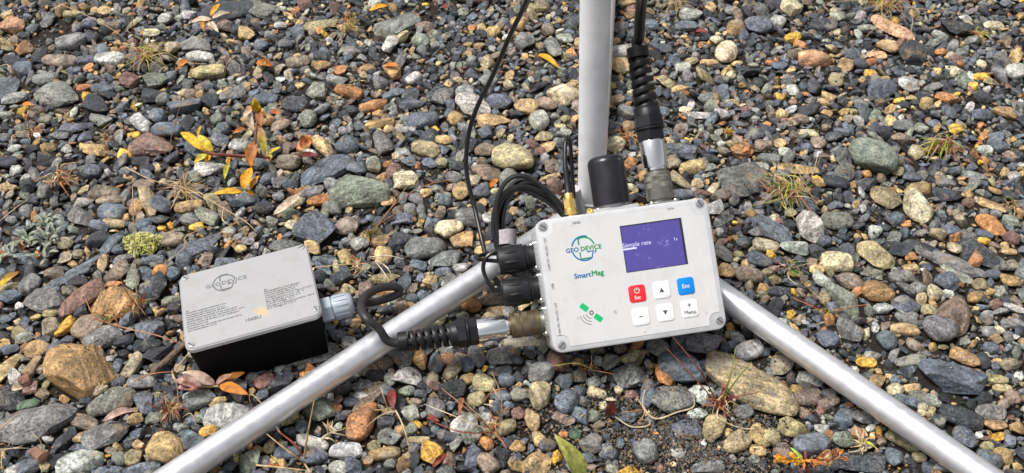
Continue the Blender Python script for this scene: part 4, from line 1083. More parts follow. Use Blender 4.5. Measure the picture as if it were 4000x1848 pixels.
# top: black domed antenna cap on a grey ring with ears
cD = dz(2392, 808, ZDm)
fl = mk('dome_flange', rrect(.040, .022, .004, [(0, 0), (.0022, 0), (.0028, .0006)]), M_CAST, DEV)
fl.matrix_basis = Matrix.Translation(Vector((cD[0], YT, ZDm))) @ Matrix.Rotation(-math.pi / 2, 4, 'X')
mk('dome_ring', lathe((cD[0], YT, ZDm), (0, 1, 0), [(0, .0105), (.0062, .0105)], 40), M_CAST, fl).matrix_basis = fl.matrix_basis.inverted()
R_ = .0142
prof = [(.0050, R_ * .97), (.0056, R_)] + [(.0372 + .0058 * math.sin(t), R_ - .0060 + .0060 * math.cos(t)) for t in np.linspace(0, math.pi / 2, 9)] + [(.0431, .0005)]
mk('dome_cap', lathe((cD[0], YT, ZDm), (0, 1, 0), prof, 56), M_DOME, DEV)['label'] = 'satin black domed cap on the top side'
# gold screw socket for the aerial lead, small gold test jack
cS = dz(2232, 838, ZSm)
mk('aerial_socket', lathe((cS[0], YT, ZSm), (0, 1, 0), [(0, .0030), (.0040, .0030)], 24), M_GOLD, DEV)
cJ = dz(2302, 822, -.008)
jk = mk('test_jack', lathe((cJ[0], YT, -.008), (0, .6, .8), [(0, .0019), (.0026, .0019), (.0027, .0024), (.0040, .0024), (.0041, .0015), (.0030, .0014)], 24), M_GOLD, DEV)


# ---------------------------------------------------------------- plugs with spiral sleeves
def spiral(p0, d, L, r0, r1, turns, band):
    """coil of a flat band: the bend-protection spring of a cable gland"""
    p0 = np.asarray(p0, float)
    u, w, d = frame_of(d)
    n = int(turns * 28)
    V, F = [], []
    for i in range(n + 1):
        t = i / n
        a = 2 * math.pi * turns * t
        r = r0 + (r1 - r0) * t
        rad = u * math.cos(a) + w * math.sin(a)
        ctr = p0 + d * (L * t)
        for dr, dt in ((0, -.5), (-.0001, -.40), (-.0001, .40), (0, .5), (-.0036, .5), (-.0036, -.5)):
            rr = r + (dr if dr else 0)
            if abs(dt) == .5 and dr == 0: rr -= .0003
            V.append(ctr + rad * rr + d * (dt * band))
    for i in range(n):
        for k in range(6):
            k2 = (k + 1) % 6
            F.append((i * 6 + k, i * 6 + k2, (i + 1) * 6 + k2, (i + 1) * 6 + k))
    F += [tuple(range(6)), tuple(range(n * 6, n * 6 + 6))[::-1]]
    return V, F


def knurl(p0, d, r, L, n=44):
    """diamond-knurled band: rows of small pyramids on a ring"""
    p0 = np.asarray(p0, float); u, w, d = frame_of(d)
    V, F = [], []
    rows = 4
    for j in range(rows):
        for k in range(n):
            a = 2 * math.pi * (k + (j % 2) * .5) / n
            c_ = p0 + d * (L * (j + .5) / rows)
            da = math.pi / n
            dirv = lambda q: u * math.cos(q) + w * math.sin(q)
            b0 = len(V)
            V += [c_ + dirv(a - da) * r, c_ + dirv(a) * r - d * L / rows * .7, c_ + dirv(a + da) * r, c_ + dirv(a) * r + d * L / rows * .7, c_ + dirv(a) * (r + .0004)]
            F += [(b0, b0 + 1, b0 + 4), (b0 + 1, b0 + 2, b0 + 4), (b0 + 2, b0 + 3, b0 + 4), (b0 + 3, b0, b0 + 4)]
    return V, F


def plug(root, p0, d, m_ring, lens, kk=1.0):
    """cable plug along d: knurled coupling ring, steel sleeve, hex gland, spiral; returns the sleeve's end point"""
    p0 = np.asarray(p0, float); d = np.asarray(d, float); d = d / np.linalg.norm(d)
    lr, ls, lh, lsp = lens
    r = .0096 * kk
    S_ = lambda pr: [(t_, r_ * kk) for t_, r_ in pr]
    ring = mk('coupling_ring', lathe(p0, d, [(0, r * .98), (.0004, r), (lr - .0005, r), (lr, r * .96), (lr + .0001, .0070), (lr + .004, .0070)], 56), m_ring, root, world=True)
    mk('knurled_band', knurl(p0 + d * lr * .42, d, r, lr * .17), m_ring, ring, world=True, smooth=False)
    mk('knurled_band', knurl(p0 + d * lr * .68, d, r, lr * .17), m_ring, ring, world=True, smooth=False)
    q = p0 + d * (lr + .002)
    mk('steel_sleeve', lathe(q, d, S_([(0, .0072), (.0018, .0072), (.0019, .0088), (.0026, .0091), (ls - .001, .0091), (ls, .0088)]), 48), M_CHROME, root, world=True)
    q = q + d * ls
    nut = mk('gland_nut', lathe(q, d, S_([(0, .0100), (.0004, .0106), (lh * .30, .0106), (lh * .31, .0098), (lh * .36, .0098)]), 6, .2), M_BLACK, root, world=True, sharp=20)
    mk('nut_collar', lathe(q + d * lh * .34, d, S_([(0, .0110), (lh * .06, .0110), (lh * .07, .0104)]), 40), M_BLACK, nut, world=True)
    mk('hex_cap', lathe(q + d * lh * .41, d, S_([(0, .0110), (.0005, .0114), (lh * .34, .0108), (lh * .36, .0096)]), 6, .35), M_BLACK, nut, world=True, sharp=20)
    mk('cap_cone', lathe(q + d * lh * .74, d, S_([(0, .0096), (lh * .22, .0092), (lh * .26, .0085)]), 40), M_BLACK, nut, world=True)
    q = q + d * lh
    sl = mk('spiral_sleeve', spiral(q - d * .001, d, lsp * .84, .0088 * kk, .0079 * kk, 6.0, lsp * .088), M_BLACK, root, world=True)
    mk('sleeve_end', lathe(q + d * lsp * .82, d, S_([(0, .0070), (.0002, .0080), (lsp * .16, .0078), (lsp * .17, .0074), (lsp * .175, .0042)]), 40), M_BLACK, sl, world=True)
    return q, q + d * lsp


def wpt(v):
    return np.array(MD @ Vector(tuple(v)))


XD = np.array(MD.to_3x3() @ Vector((1, 0, 0))); YD = np.array(MD.to_3x3() @ Vector((0, 1, 0))); ZD = np.array(MD.to_3x3() @ Vector((0, 0, 1)))
# battery lead: plug on the box's left side
p0 = wpt((XL - .0048, cP[1], ZC))
BC = empty('battery_cable', (P(1480, 1160)[0], P(1480, 1160)[1], 0.0), 'charcoal cable looping from the battery box to the lower left plug of the control box', 'cable')
q0, q1 = plug(BC, p0, -XD, M_OLIVE, (.0222, .0237, .021, .0400))
# print on the ring, towards the viewer
Mr = Matrix.Translation(Vector(p0 - XD * .0045 + ZD * .00975 + YD * .0005))
lt = lettering('APH 2408', 0, 0, M_INK, BC, 0, width=.0105, bold=.02)
lt.matrix_basis = BC.matrix_basis.inverted() @ (Mr @ (MD.to_3x3().to_4x4() @ Matrix.Rotation(math.pi / 2, 4, 'Z')))

# thick sensor lead: plug on the top right
p0 = wpt((cO[0], YT + .0040, ZO))
SC = empty('sensor_cable', (p0[0], p0[1], 0.0), 'thick black cable rising from the plug on the top right of the control box', 'cable')
s0, s1 = plug(SC, p0, YD, M_OLIVE_G, (.0207, .0230, .0255, .0485), 1.08)
Mr = Matrix.Translation(Vector(p0 + YD * .0165 + ZD * .01052))
lt = lettering('APH 2310 50251', 0, 0, M_INK, SC, 0, width=.0135, bold=.02)
lt.matrix_basis = SC.matrix_basis.inverted() @ (Mr @ MD.to_3x3().to_4x4())


def at(px, py, dep):
    d = ray(px, py)
    return CAM + d * (dep / (d @ FW))


zd = depth(s1)
mk('sheath', tube([s0, s1, at(2496, 150, zd - .005), at(2500, 80, zd - .022), at(2507, 0, zd - .045), at(2516, -110, zd - .09), at(2528, -330, zd - .17)], .0042, 20, 10), M_CABLE, SC, world=True)

# ---------------------------------------------------------------- battery box
MB = Matrix.Translation(Vector((-0.2034, -0.1103, 0.047))) @ rotm(0.2764, -0.0595, -0.0882)
BW, BH, BT = 0.1026, 0.0828, 0.048
BAT = empty('battery_box', MB @ Matrix.Translation(Vector((0, 0, 0))), 'black battery box with brushed metal lid standing tilted on the gravel', 'battery box')
mk('body', rrect(BW - .0008, BH - .0008, .006, [(-BT, .0042), (-BT + .001, .0034), (-.0045, 0)]), M_BOXBLK, BAT)
LID = mk('lid', rrect(BW, BH, .0062, [(-.0042, 0), (-.0006, 0), (0, .0006)]), M_LID, BAT)
mk('lid_rim', rrect(BW + .0008, BH + .0008, .0065, [(-.0046, .0003), (-.0043, 0), (-.0012, 0), (-.0008, .0005)]), M_LIDRIM, BAT)


def bl(zx, zy, zl=0.0):
    return plane_local(MB, 600 + zx * .5043, 900 + zy * .5043, zl)


for (x, y), a in (((243, 368), .55), ((1145, 130), 1.9), ((1257, 607), .2), ((290, 887), .75)):
    c = bl(x, y); screw_head('screw', (c[0], c[1], -.0002), (0, 0, 1), .0030, BAT, ang=a)
c = bl(552, 402); Rb = np.linalg.norm(bl(645, 402) - bl(552, 402)) * .92
logo(LID, c[0], c[1], Rb, .11, 0, M_INKL, M_INKL, None, None)
a_, b_ = bl(405, 440), bl(720, 360)
lettering('GEODEVICE', (a_[0] + b_[0]) / 2, (a_[1] + b_[1]) / 2, M_INKL, LID, 0, width=np.linalg.norm(b_ - a_), bold=.012, spacing=1.12)
RU = ['RU', 'Батарея перезаряжаемая Li-ion', 'Номинальная ёмкость: 4.0 А·ч', 'Номинальная энергия: 58.4 Вт·ч', 'Заряд током не более 4 А до конечного', 'напряжения 16.8 В при температуре 0 – 60°C', 'Разряд током не более 5 А до конечного', 'напряжения 10 В', 'Хранение при температуре не более +30°C', 'при напряжении 15.2 В']
EN = ['EN', 'Rechargeable Li-ion Battery', 'Nominal capacity: 4.0 A·h', 'Nominal Energy: 58.4 Wh', 'Charging method CC/CV Max 4 A/16.8 V', 'at a temperature of 0 – 60 °C', 'Max discharge current: 5 A', 'Cut-off voltage: 10 V', 'Storage at a temperature below +30°C', 'at a voltage of 15.2 V']
for lines, (s0_, s1_), (w0, w1) in ((RU, ((250, 630), (262, 786)), ((260, 700), (708, 590))), (EN, ((855, 462), (880, 608)), ((862, 505), (1232, 428)))):
    A_, B_ = bl(*s0_), bl(*s1_)
    wmax = np.linalg.norm(bl(*w1) - bl(*w0)); nmax = max(len(l_) for l_ in lines)
    for i, l_ in enumerate(lines):
        q = A_ + (B_ - A_) * i / (len(lines) - 1)
        lettering(l_, q[0], q[1], M_INK, LID, 0, width=wmax * (len(l_) / nmax) * (1.12 if len(l_) < 4 else 1), left=1, bold=.01, name='caption_line')
c = bl(773, 683); lettering('106BU', c[0], c[1], M_INK, LID, 0, width=np.linalg.norm(bl(832, 668) - bl(716, 700)), bold=.006)
# cable gland on the right side
ZG = -.021
cG = plane_local(MB, 1288, 1208, ZG)
gl = mk('gland', lathe((BW / 2 - .0015, cG[1], ZG), (1, 0, 0), [(0, .0098), (.0005, .0103), (.0088, .0103), (.0094, .0098)], 6, .1), M_GLAND, BAT, sharp=20)
gl['label'] = 'light grey cable gland'
prof = [(.0088, .0080), (.0100, .0080), (.0101, .0093), (.0108, .0096), (.0215, .0092), (.0240, .0083), (.0256, .0066), (.0262, .0045)]
gc = mk('gland_cap', lathe((BW / 2 - .0015, cG[1], ZG), (1, 0, 0), prof, 40), M_GLAND, gl)
for k in range(14):
    a = 2 * math.pi * k / 14
    d = np.array([0, math.cos(a), math.sin(a)]); tng = np.cross([1, 0, 0], d)
    o_ = np.array([BW / 2 + .0148, cG[1], ZG]) + d * .0093
    q = [o_ + np.array([1, 0, 0]) * i * .0052 + tng * j * .00075 + d * h_ for h_ in (-.0005, .0006) for i, j in ((-1, -1), (1, -1), (1, 1), (-1, 1))]
    mk('gland_rib', (q, [(0, 3, 2, 1), (4, 5, 6, 7), (0, 1, 5, 4), (1, 2, 6, 5), (2, 3, 7, 6), (3, 0, 4, 7)]), M_GLAND, gc, smooth=False)
gend = np.array(MB @ Vector((BW / 2 + .018, cG[1], ZG)))
gout = np.array(MB @ Vector((BW / 2 + .027, cG[1], ZG)))
zq = q1[2]
path = [gend, gout, P(1450, 1182, .020), P(1515, 1165, .017), P(1556, 1146, .019), P(1553, 1124, .024), P(1500, 1122, .030), P(1442, 1145, .036), P(1412, 1188, .044),
        P(1425, 1238, .053), P(1478, 1283, (.058 + zq) / 2), q1 - XD * 0.002, q0]
mk('sheath', tube(path, .0033, 20, 10), M_CABLE_G, BC, world=True)

# ---------------------------------------------------------------- thin cables
AC = empty('antenna_cable', (*P(1903, 1000)[:2], 0.0), 'thin black cable hanging down from the top edge left of the pole', 'cable')
pts = [at(2092, -120, .80), at(2058, 0, .84), at(1992, 140, .875), at(1925, 295, .905), at(1872, 400, .925), at(1836, 500, .94), at(1821, 610, .95), at(1827, 700, .955), at(1853, 808, .955), at(1880, 925, .945), at(1897, 1000, .935), at(1915, 1060, .93)]
mk('sheath', tube(pts, .0019, 12, 10), M_CABLE, AC, world=True)

# coil of spare cable behind the control box, tied with a felt strap
CW = P(2072, 916, .055)
CO = empty('cable_coil', (CW[0], CW[1], 0.0), 'coil of thin black cable standing behind the left leg, tied with a strap', 'cable coil')
zc_ = depth(CW)
sp = zc_ / FPX
for k in range(9):
    jx, jy = g.uniform(-1, 1) * .0022, g.uniform(-1, 1) * .0022
    ra, rb = .0262 + g.uniform(-.0035, .0035), .0405 + g.uniform(-.004, .004)
    dd = g.uniform(-.006, .006); tw_ = g.uniform(-.12, .12)
    pts = []
    for t in range(17):
        a = 2 * math.pi * t / 16
        rr_ = 1 + .05 * math.sin(2 * a + k)
        lx, ly = ra * rr_ * math.cos(a) + jx, rb * rr_ * math.sin(a) + jy
        if lx > 0: lx *= 1.5
        pts.append(CW + np.array([lx, 0, 0]) + UP * (ly + lx * -.35) + FW * (dd + tw_ * ly))
    mk('cable_turn', tube(pts, .0020, 10, 6), M_CABLE, CO, world=True)
st = P(1975, 936, .05)
st = at(1978, 928, zc_)
u_ = np.array([1, 0, 0]); V, F = [], []
ns = 28
for i in range(ns + 1):
    a = 2 * math.pi * i / ns * 1.06
    rr_ = 1.0 + .05 * (i / ns)
    for (k_, th_) in ((-.0058, 0), (.0058, 0), (.0058, .0009), (-.0058, .0009)):
        V.append(st + u_ * math.cos(a) * (.0070 * rr_ + th_) + FW * math.sin(a) * (.0085 * rr_ + th_) + UP * (k_ + .0012 * math.cos(a + 1)))
for i in range(ns):
    for k in range(4):
        k2 = (k + 1) % 4
        F.append((i * 4 + k, i * 4 + k2, (i + 1) * 4 + k2, (i + 1) * 4 + k))
F += [(0, 1, 2, 3), (ns * 4 + 3, ns * 4 + 2, ns * 4 + 1, ns * 4)]
sobj = mk('strap', (V, F), M_FELT, CO, world=True)
sobj['label'] = 'grey felt strap round the coil'

# aerial lead: gold screw plug, sleeve, cable bending back behind
pS = wpt((cS[0], YT + .0022, ZSm))
AL = empty('aerial_lead', (pS[0], pS[1], 0.0), 'slim black aerial lead with gold screw plug on the top left of the control box', 'cable')
mk('gold_nut', lathe(pS, YD, [(0, .0046), (.0003, .0049), (.0035, .0049), (.0038, .0042), (.0042, .0042)], 36), M_GOLD, AL, world=True, sharp=25)
mk('gold_hex', lathe(pS + YD * .004, YD, [(0, .0044), (.0004, .0050), (.0066, .0050), (.0070, .0044)], 6, .3), M_GOLD, AL, world=True, sharp=20)
mk('gold_collar', lathe(pS + YD * .011, YD, [(0, .0036), (.0042, .0036), (.0048, .0032)], 28), M_GOLD, AL, world=True)
b0 = pS + YD * .0150
dS = depth(b0)
mk('shrink_sleeve', tube([b0, at(2217, 720, dS + .002), at(2210, 665, dS + .003), at(2207, 640, dS + .004)], [.0027, .0026, .0022, .0019], 14, 6), M_RUBBER, AL, world=True)
mk('sheath', tube([at(2209, 655, dS + .003), at(2207, 610, dS + .005), at(2209, 560, dS + .008), at(2216, 535, dS + .013), at(2226, 552, dS + .020), at(2232, 610, dS + .028), at(2236, 700, dS + .034), at(2240, 780, dS + .038), at(2215, 860, dS + .045)], .0015, 12, 8), M_CABLE, AL, world=True)

# ---------------------------------------------------------------- rain drops
M_DROP = mat('water', (1, 1, 1), 0.03)
M_DROP.node_tree.nodes['Principled BSDF'].inputs['Transmission Weight'].default_value = 1.0
M_DROP.node_tree.nodes['Principled BSDF'].inputs['IOR'].default_value = 1.33


def drop(c, n, r, parent):
    u, w, n = frame_of(n)
    V, F = [], []
    for j, (rr_, hh) in enumerate(((1, -.05), (.93, .22), (.72, .42), (.38, .54))):
        for k in range(10):
            a = 2 * math.pi * k / 10
            V.append(np.asarray(c) + (u * math.cos(a) + w * math.sin(a)) * r * rr_ + n * hh * r)
    for j in range(3):
        for k in range(10):
            F.append((j * 10 + k, j * 10 + (k + 1) % 10, j * 10 + 10 + (k + 1) % 10, j * 10 + 10 + k))
    F += [tuple(range(30, 40)), tuple(reversed(range(10)))]
    return mk('water_drop', (V, F), M_DROP, parent, sharp=80)


for x, y, r_ in ((705, 872, .0013), (450, 915, .0007), (345, 310, .0007), (405, 287, .0006), (910, 1010, .0007), (565, 720, .0005), (380, 985, .0005), (1330, 880, .0005), (1300, 500, .0004), (960, 640, .0005), (700, 560, .0004), (640, 1060, .0005)):
    c = dv(x, y); drop((c[0], c[1], ZP), (0, 0, 1), r_, DEV)

# ---------------------------------------------------------------- leaves and twigs
C_Y = (.86, .55, .02); C_YO = (.90, .43, .015); C_YG = (.60, .58, .08); C_OR = (.70, .24, .03); C_BR = (.40, .16, .055); C_RD = (.27, .05, .035)
C_PALE = (.74, .58, .42); C_PINK = (.56, .36, .30); C_ST = (.60, .44, .22); C_STP = (.74, .62, .42); C_GR = (.20, .32, .05); C_LG = (.46, .60, .10); C_ORS = (.56, .24, .10); C_RDS = (.38, .09, .065)


def surf(px, py, up=0.0):
    """point on top of the gravel under a pixel"""
    z = 0.004
    for _ in range(3):
        p = P(px, py, z + up)
        i = min(max(int((p[0] - GX0) / GS), 0), GNX - 1); j = min(max(int((p[1] - GY0) / GS), 0), GNY - 1)
        z = float(HM[i, j])
    return P(px, py, z + up)


def leaf_mesh(a, b, w, col, tipcol=None, arch=.12, fold=.35, twist=0.0, up=None, side=0.0, wav=.14):
    """pointed leaf from stalk point a to tip b: midrib, folded halves, arched along its length"""
    a, b = np.asarray(a, float), np.asarray(b, float)
    L = np.linalg.norm(b - a); d = (b - a) / L
    upv = np.array([0, -.35, 1.0]) if up is None else np.asarray(up, float)
    n = upv - d * (upv @ d); n /= np.linalg.norm(n)
    s = np.cross(n, d)
    V, C, F = [], [], []
    nl, nw = 12, 4
    for i in range(nl + 1):
        t = i / nl
        ww = w * .5 * (math.sin(math.pi * min(max(t, .0), 1) ** .85) ** .8 + .02)
        tw = twist * t
        sn = s * math.cos(tw) + n * math.sin(tw); nn = n * math.cos(tw) - s * math.sin(tw)
        mid = a + d * L * t + n * (arch * L * 4 * t * (1 - t)) + s * side * L * math.sin(math.pi * t)
        for j in range(nw + 1):
            q = (j - nw / 2) / (nw / 2)
            V.append(mid + sn * ww * q + nn * (abs(q) * fold * ww + wav * ww * math.sin(9 * t + 3 * q)))
            cc = np.array(col) * (1 - t) + np.array(tipcol if tipcol else col) * t
            cc = cc * (.78 if j == nw // 2 else 1.0) * rnd.uniform(.75, 1.1) * (.62 if abs(q) == 1 and rnd.random() < .4 else 1)
            C.append((*cc, 1))
    for i in range(nl):
        for j in range(nw):
            k = i * (nw + 1) + j
            F.append((k, k + 1, k + nw + 2, k + nw + 1))
    # thickness: a second, slightly lower sheet joined by the rim
    m = len(V)
    V2 = [v - n * .00025 for v in V]
    F2 = [tuple(i + m for i in reversed(f)) for f in F]
    rim = list(range(0, nw + 1)) + [i * (nw + 1) + nw for i in range(1, nl + 1)] + [nl * (nw + 1) + j for j in range(nw - 1, -1, -1)] + [i * (nw + 1) for i in range(nl - 1, 0, -1)]
    FR = [(rim[k], rim[k] + m, rim[(k + 1) % len(rim)] + m, rim[(k + 1) % len(rim)]) for k in range(len(rim))]
    return V + V2, F + F2 + FR, C + C


def leaf(name, a, b, w, col, parent=None, **kw):
    V, F, C = leaf_mesh(a, b, w, col, **kw)
    o = mk(name, (V, F), MVG, parent, world=True, sharp=80)
    set_col(o, C)
    return o


def stick(name, pts, r, col, parent=None, seg=7, n=6):
    VF = tube(pts, r, seg, n)
    o = mk(name, VF, MVG, parent, world=True, sharp=70)
    set_col(o, [(*(np.array(col) * rnd.uniform(.8, 1.15)), 1) for _ in VF[0]])
    return o


def T(X, Y, x, y, sc=.5176):
    return X + x * sc, Y + y * sc


def fallen(X, Y, x0, y0, x1, y1, w, col, label, up0=.004, up1=.006, **kw):
    a = surf(*T(X, Y, x0, y0), up0); b = surf(*T(X, Y, x1, y1), up1)
    ctr = (a + b) / 2
    V, F, C = leaf_mesh(a - ctr, b - ctr, w * .5176 * depth(a) / FPX, col, **kw)
    o = mk('fallen_leaf', (V, F), MVG, None, sharp=80)
    o.location = ctr
    set_col(o, C)
    return tag(o, label, 'leaf', 'fallen leaves on the gravel')


fallen(2000, 0, 195, 410, 362, 520, 46, C_YO, 'orange-yellow willow leaf on the gravel just left of the pole')
fallen(1000, 0, 850, 82, 1000, 42, 42, C_YO, 'curved orange leaf near the top edge, left of centre')
fallen(0, 0, 1345, 508, 1422, 455, 52, C_OR, 'small orange oval leaf beside the straw tangle')
fallen(0, 616, -10, 975, 152, 858, 56, C_Y, 'yellow leaf cut by the left edge, tip dark', tipcol=C_BR)
fallen(0, 1232, 775, 800, 1038, 712, 60, C_PINK, 'pale pinkish dry leaf lying below the olive oval stone', side=.06)
fallen(1000, 616, 130, 430, 345, 262, 66, C_PALE, 'cream dried leaf curled on the stones above the battery box', side=-.08, up1=.012)
fallen(1000, 0, 1395, 60, 1455, 55, 50, C_RD, 'small red leaf near the top edge left of the thin cable')
fallen(1000, 0, 965, 505, 1085, 500, 44, C_OR, 'orange curled leaf on a tan stone in the upper middle')
fallen(1000, 1232, 1020, 560, 1035, 715, 70, C_RD, 'dull red pointed leaf between dark pebbles below the left leg')
fallen(1000, 1232, 1555, 620, 1535, 740, 44, C_BR, 'dark red curled leaf right of the dark angular stone at bottom')
fallen(2000, 1232, 745, 640, 738, 762, 76, C_RD, 'bright red leaf standing on bare soil below the control box', up0=.02, up1=.003)
fallen(2000, 1232, 705, 635, 795, 640, 26, C_PALE, 'tiny white dry leaf scrap above the bright red leaf', up0=.021, up1=.021)
fallen(1000, 616, 1765, 225, 1830, 160, 48, C_OR, 'orange-red leaf near the coiled cables', up1=.012)
fallen(2000, 0, 1385, 235, 1475, 240, 40, C_RD, 'small red leaf right of the thick cable near the top')
fallen(0, 0, 165, 790, 265, 795, 34, C_OR, 'narrow orange leaf at the left edge')
fallen(0, 1232, 85, 560, 178, 545, 60, C_PALE, 'white crumpled leaf at the left of the golden boulder', fold=.9)
fallen(1000, 0, 0, 480, 130, 500, 60, C_OR, 'brown-orange dry leaf above the yellow-leaved twig', fold=.7)
fallen(1000, 1232, 1330, 1150, 1440, 1040, 44, C_RD, 'crumpled maroon leaf at the bottom beside the ochre stone', fold=.8)
fallen(1000, 1232, 1290, 770, 1385, 800, 44, C_RDS, 'crumpled maroon dead leaf among pebbles below the plug', fold=.9)

# yellow-leaved twig
X, Y, S = 600, 300, .4622


def R8(x, y, up=.006):
    return surf(X + x * S, Y + y * S, up)


tw = empty('willow_twig', (*R8(700, 660)[:2], 0.0), 'fallen twig with yellow and brown willow leaves on the upper left gravel', 'twig')
stick('stem', [R8(420, 630, .016), R8(520, 655, .018), R8(700, 668, .016), R8(880, 672, .014), R8(985, 690, .010)], [.0011, .0014, .0016, .0016, .0012], (.22, .06, .04), tw)
stick('stem', [R8(880, 672, .014), R8(860, 560, .022), R8(870, 420, .03), R8(880, 300, .034)], [.0015, .0012, .0011, .0008], (.22, .07, .04), tw)
wl_ = lambda px: px * S * .9 / FPX
for (x0, y0, u0), (x1, y1, u1), w, c1, c2, kw in [
    ((430, 628, .016), (228, 468, .026), 92, C_Y, C_Y, {}), ((500, 640, .018), (372, 490, .03), 92, C_Y, C_YG, {}), ((372, 500, .028), (402, 415, .036), 36, C_Y, C_Y, {}),
    ((455, 655, .016), (342, 735, .01), 66, C_YG, C_Y, {}), ((490, 655, .016), (440, 728, .008), 60, C_YO, C_YO, {}), ((885, 300, .034), (850, 175, .05), 96, C_Y, C_Y, {}),
    ((885, 300, .034), (950, 350, .03), 80, C_Y, C_BR, {}), ((900, 420, .03), (945, 655, .018), 88, C_BR, C_YG, {}), ((890, 290, .034), (915, 430, .026), 78, C_BR, C_BR, {}),
    ((775, 290, .03), (845, 472, .018), 92, C_PALE, C_PALE, {'fold': .8}), ((860, 250, .03), (770, 340, .03), 80, C_OR, C_PALE, {}), ((850, 545, .02), (820, 768, .012), 120, C_BR, C_OR, {'fold': .5}),
    ((955, 690, .012), (1078, 590, .018), 40, C_YG, C_Y, {}), ((760, 955, .012), (830, 765, .026), 106, C_YO, C_YO, {}), ((812, 958, .01), (890, 835, .018), 46, C_YO, C_YO, {}),
    ((755, 975, .012), (498, 992, .014), 62, C_YO, C_Y, {}), ((770, 960, .01), (855, 1010, .006), 40, C_YO, C_YO, {}), ((985, 300, .02), (1075, 320, .02), 60, C_RDS, C_OR, {'fold': .7}),
    ((780, 440, .01), (670, 480, .01), 56, C_BR, C_OR, {}), ((1240, 590, .01), (1345, 530, .018), 110, C_RD, C_OR, {'fold': .9}), ((1250, 690, .008), (1395, 665, .012), 60, C_RD, C_RD, {'fold': .8}), ((640, 740, .01), (600, 870, .008), 56, C_YG, C_YG, {'fold': .9})]:
    leaf('leaf', R8(x0, y0, u0), R8(x1, y1, u1), wl_(w), c1, tw, tipcol=c2, **kw)

# pale dry leaf cluster at the top
dc = empty('dry_sprig', (*surf(*T(0, 0, 1600, 140))[:2], 0.0), 'pale dry leaves with one orange leaf near the top left', 'twig')
A = lambda x, y, up=.01: surf(*T(0, 0, x, y), up)
for (x0, y0), (x1, y1), w, c in [((1590, 125), (1662, 28), 40, C_YO), ((1600, 145), (1440, 172), 46, C_PALE), ((1600, 140), (1738, 98), 46, C_STP), ((1570, 165), (1650, 245), 46, C_STP), ((1540, 155), (1610, 235), 40, C_PALE), ((1530, 165), (1540, 240), 34, C_OR)]:
    leaf('leaf', A(x0, y0, .014), A(x1, y1, .012), w * .5176 * 1.2 / FPX, c, dc)

# withered sprig at the battery box corner
wc = empty('withered_sprig', (*surf(*T(0, 1232, 1630, 510))[:2], 0.0), 'withered pinkish and red-orange leaves at the lower corner of the battery box', 'twig')
A = lambda x, y, up=.01: surf(*T(0, 1232, x, y), up)
for (x0, y0), (x1, y1), w, c, c2, kw in [((1630, 520), (1372, 432), 92, C_PINK, C_PALE, {}), ((1655, 530), (1878, 598), 84, C_OR, C_OR, {}), ((1660, 520), (1850, 430), 60, C_BR, C_OR, {}),
                                        ((1520, 530), (1330, 490), 90, C_PINK, C_PINK, {'fold': .9, 'wav': .4}), ((1500, 550), (1340, 545), 70, C_RDS, C_PINK, {'fold': .9, 'wav': .4}), ((1630, 520), (1760, 440), 50, C_PINK, C_BR, {})]:
    leaf('leaf', A(x0, y0, .008), A(x1, y1, .012), w * .5176 * .84 / FPX, c, wc, tipcol=c2, **kw)
stick('stem', [A(1300, 420, .01), A(1330, 490, .008), A(1480, 530, .006), A(1650, 535, .006)], .0009, C_ST, wc)

# green leaf rising at the bottom edge
gr = empty('green_leaf_plant', (*P(2290, 1900)[:2], 0.0), 'long green leaf with browned tip rising at the bottom edge', 'plant')
a = P(2275, 1890, .012); b = P(2166, 1697, .05)
leaf('leaf', a, b, .0125, (.62, .70, .16), gr, tipcol=(.50, .45, .12), arch=.10, fold=.45, side=-.06, up=(0.3, -.8, .6))
stick('stem', [P(2290, 1960, .0), a], .0013, C_LG, gr)

# orange fern frond at the lower right
fr = empty('fern_frond', (*P(3165, 1840)[:2], 0.0), 'small orange, red and yellow fern-like frond at the bottom right', 'plant')
FB = lambda x, y, up=.006: surf(*T(2600, 1100, x, y, .6287), up)
stick('stalk', [FB(890, 1185, .004), FB(872, 1110, .012), FB(868, 1050, .016)], .0010, C_RD, fr)
for side, cols, tip in ((-1, (C_YO, C_Y, C_OR), (705, 1085)), (1, (C_OR, C_RD, C_ORS), (1090, 1068))):
    p0 = (872, 1112)
    for k in range(7):                                     # forked side shoots with narrow leaflets
        t = .1 + .9 * k / 6
        bx, by_ = p0[0] + (tip[0] - p0[0]) * t, 1112 + (tip[1] + 25 - 1112) * t
        ex_, ey_ = bx + side * rnd.uniform(12, 45), by_ - rnd.uniform(20, 62) * (1.1 - .5 * t) * (1 if k % 3 else -.7)
        stick('stalk', [FB(*p0, .012), FB(bx, by_ + 6, .015), FB(ex_, ey_, .017)], .0006, cols[k % 3], fr, 5, 4)
        for f_ in (.35, .6, .85, 1.0):
            cx_, cy_ = bx + (ex_ - bx) * f_, by_ + (ey_ - by_) * f_
            for sg in (-1, 1):
                leaf('leaflet', FB(cx_, cy_, .016), FB(cx_ + sg * rnd.uniform(8, 20) + side * 8, cy_ - rnd.uniform(4, 18), .018), rnd.uniform(.0012, .0022), cols[rnd.randrange(3)], fr, fold=.5)
for x1, y1, c in ((775, 1030, C_LG), (815, 1060, C_YG), (860, 1170, C_OR), (1040, 1150, C_BR), (1000, 1130, C_OR)):
    leaf('leaflet', FB(850, 1112, .014), FB(x1, y1, .016), .0024, c, fr)

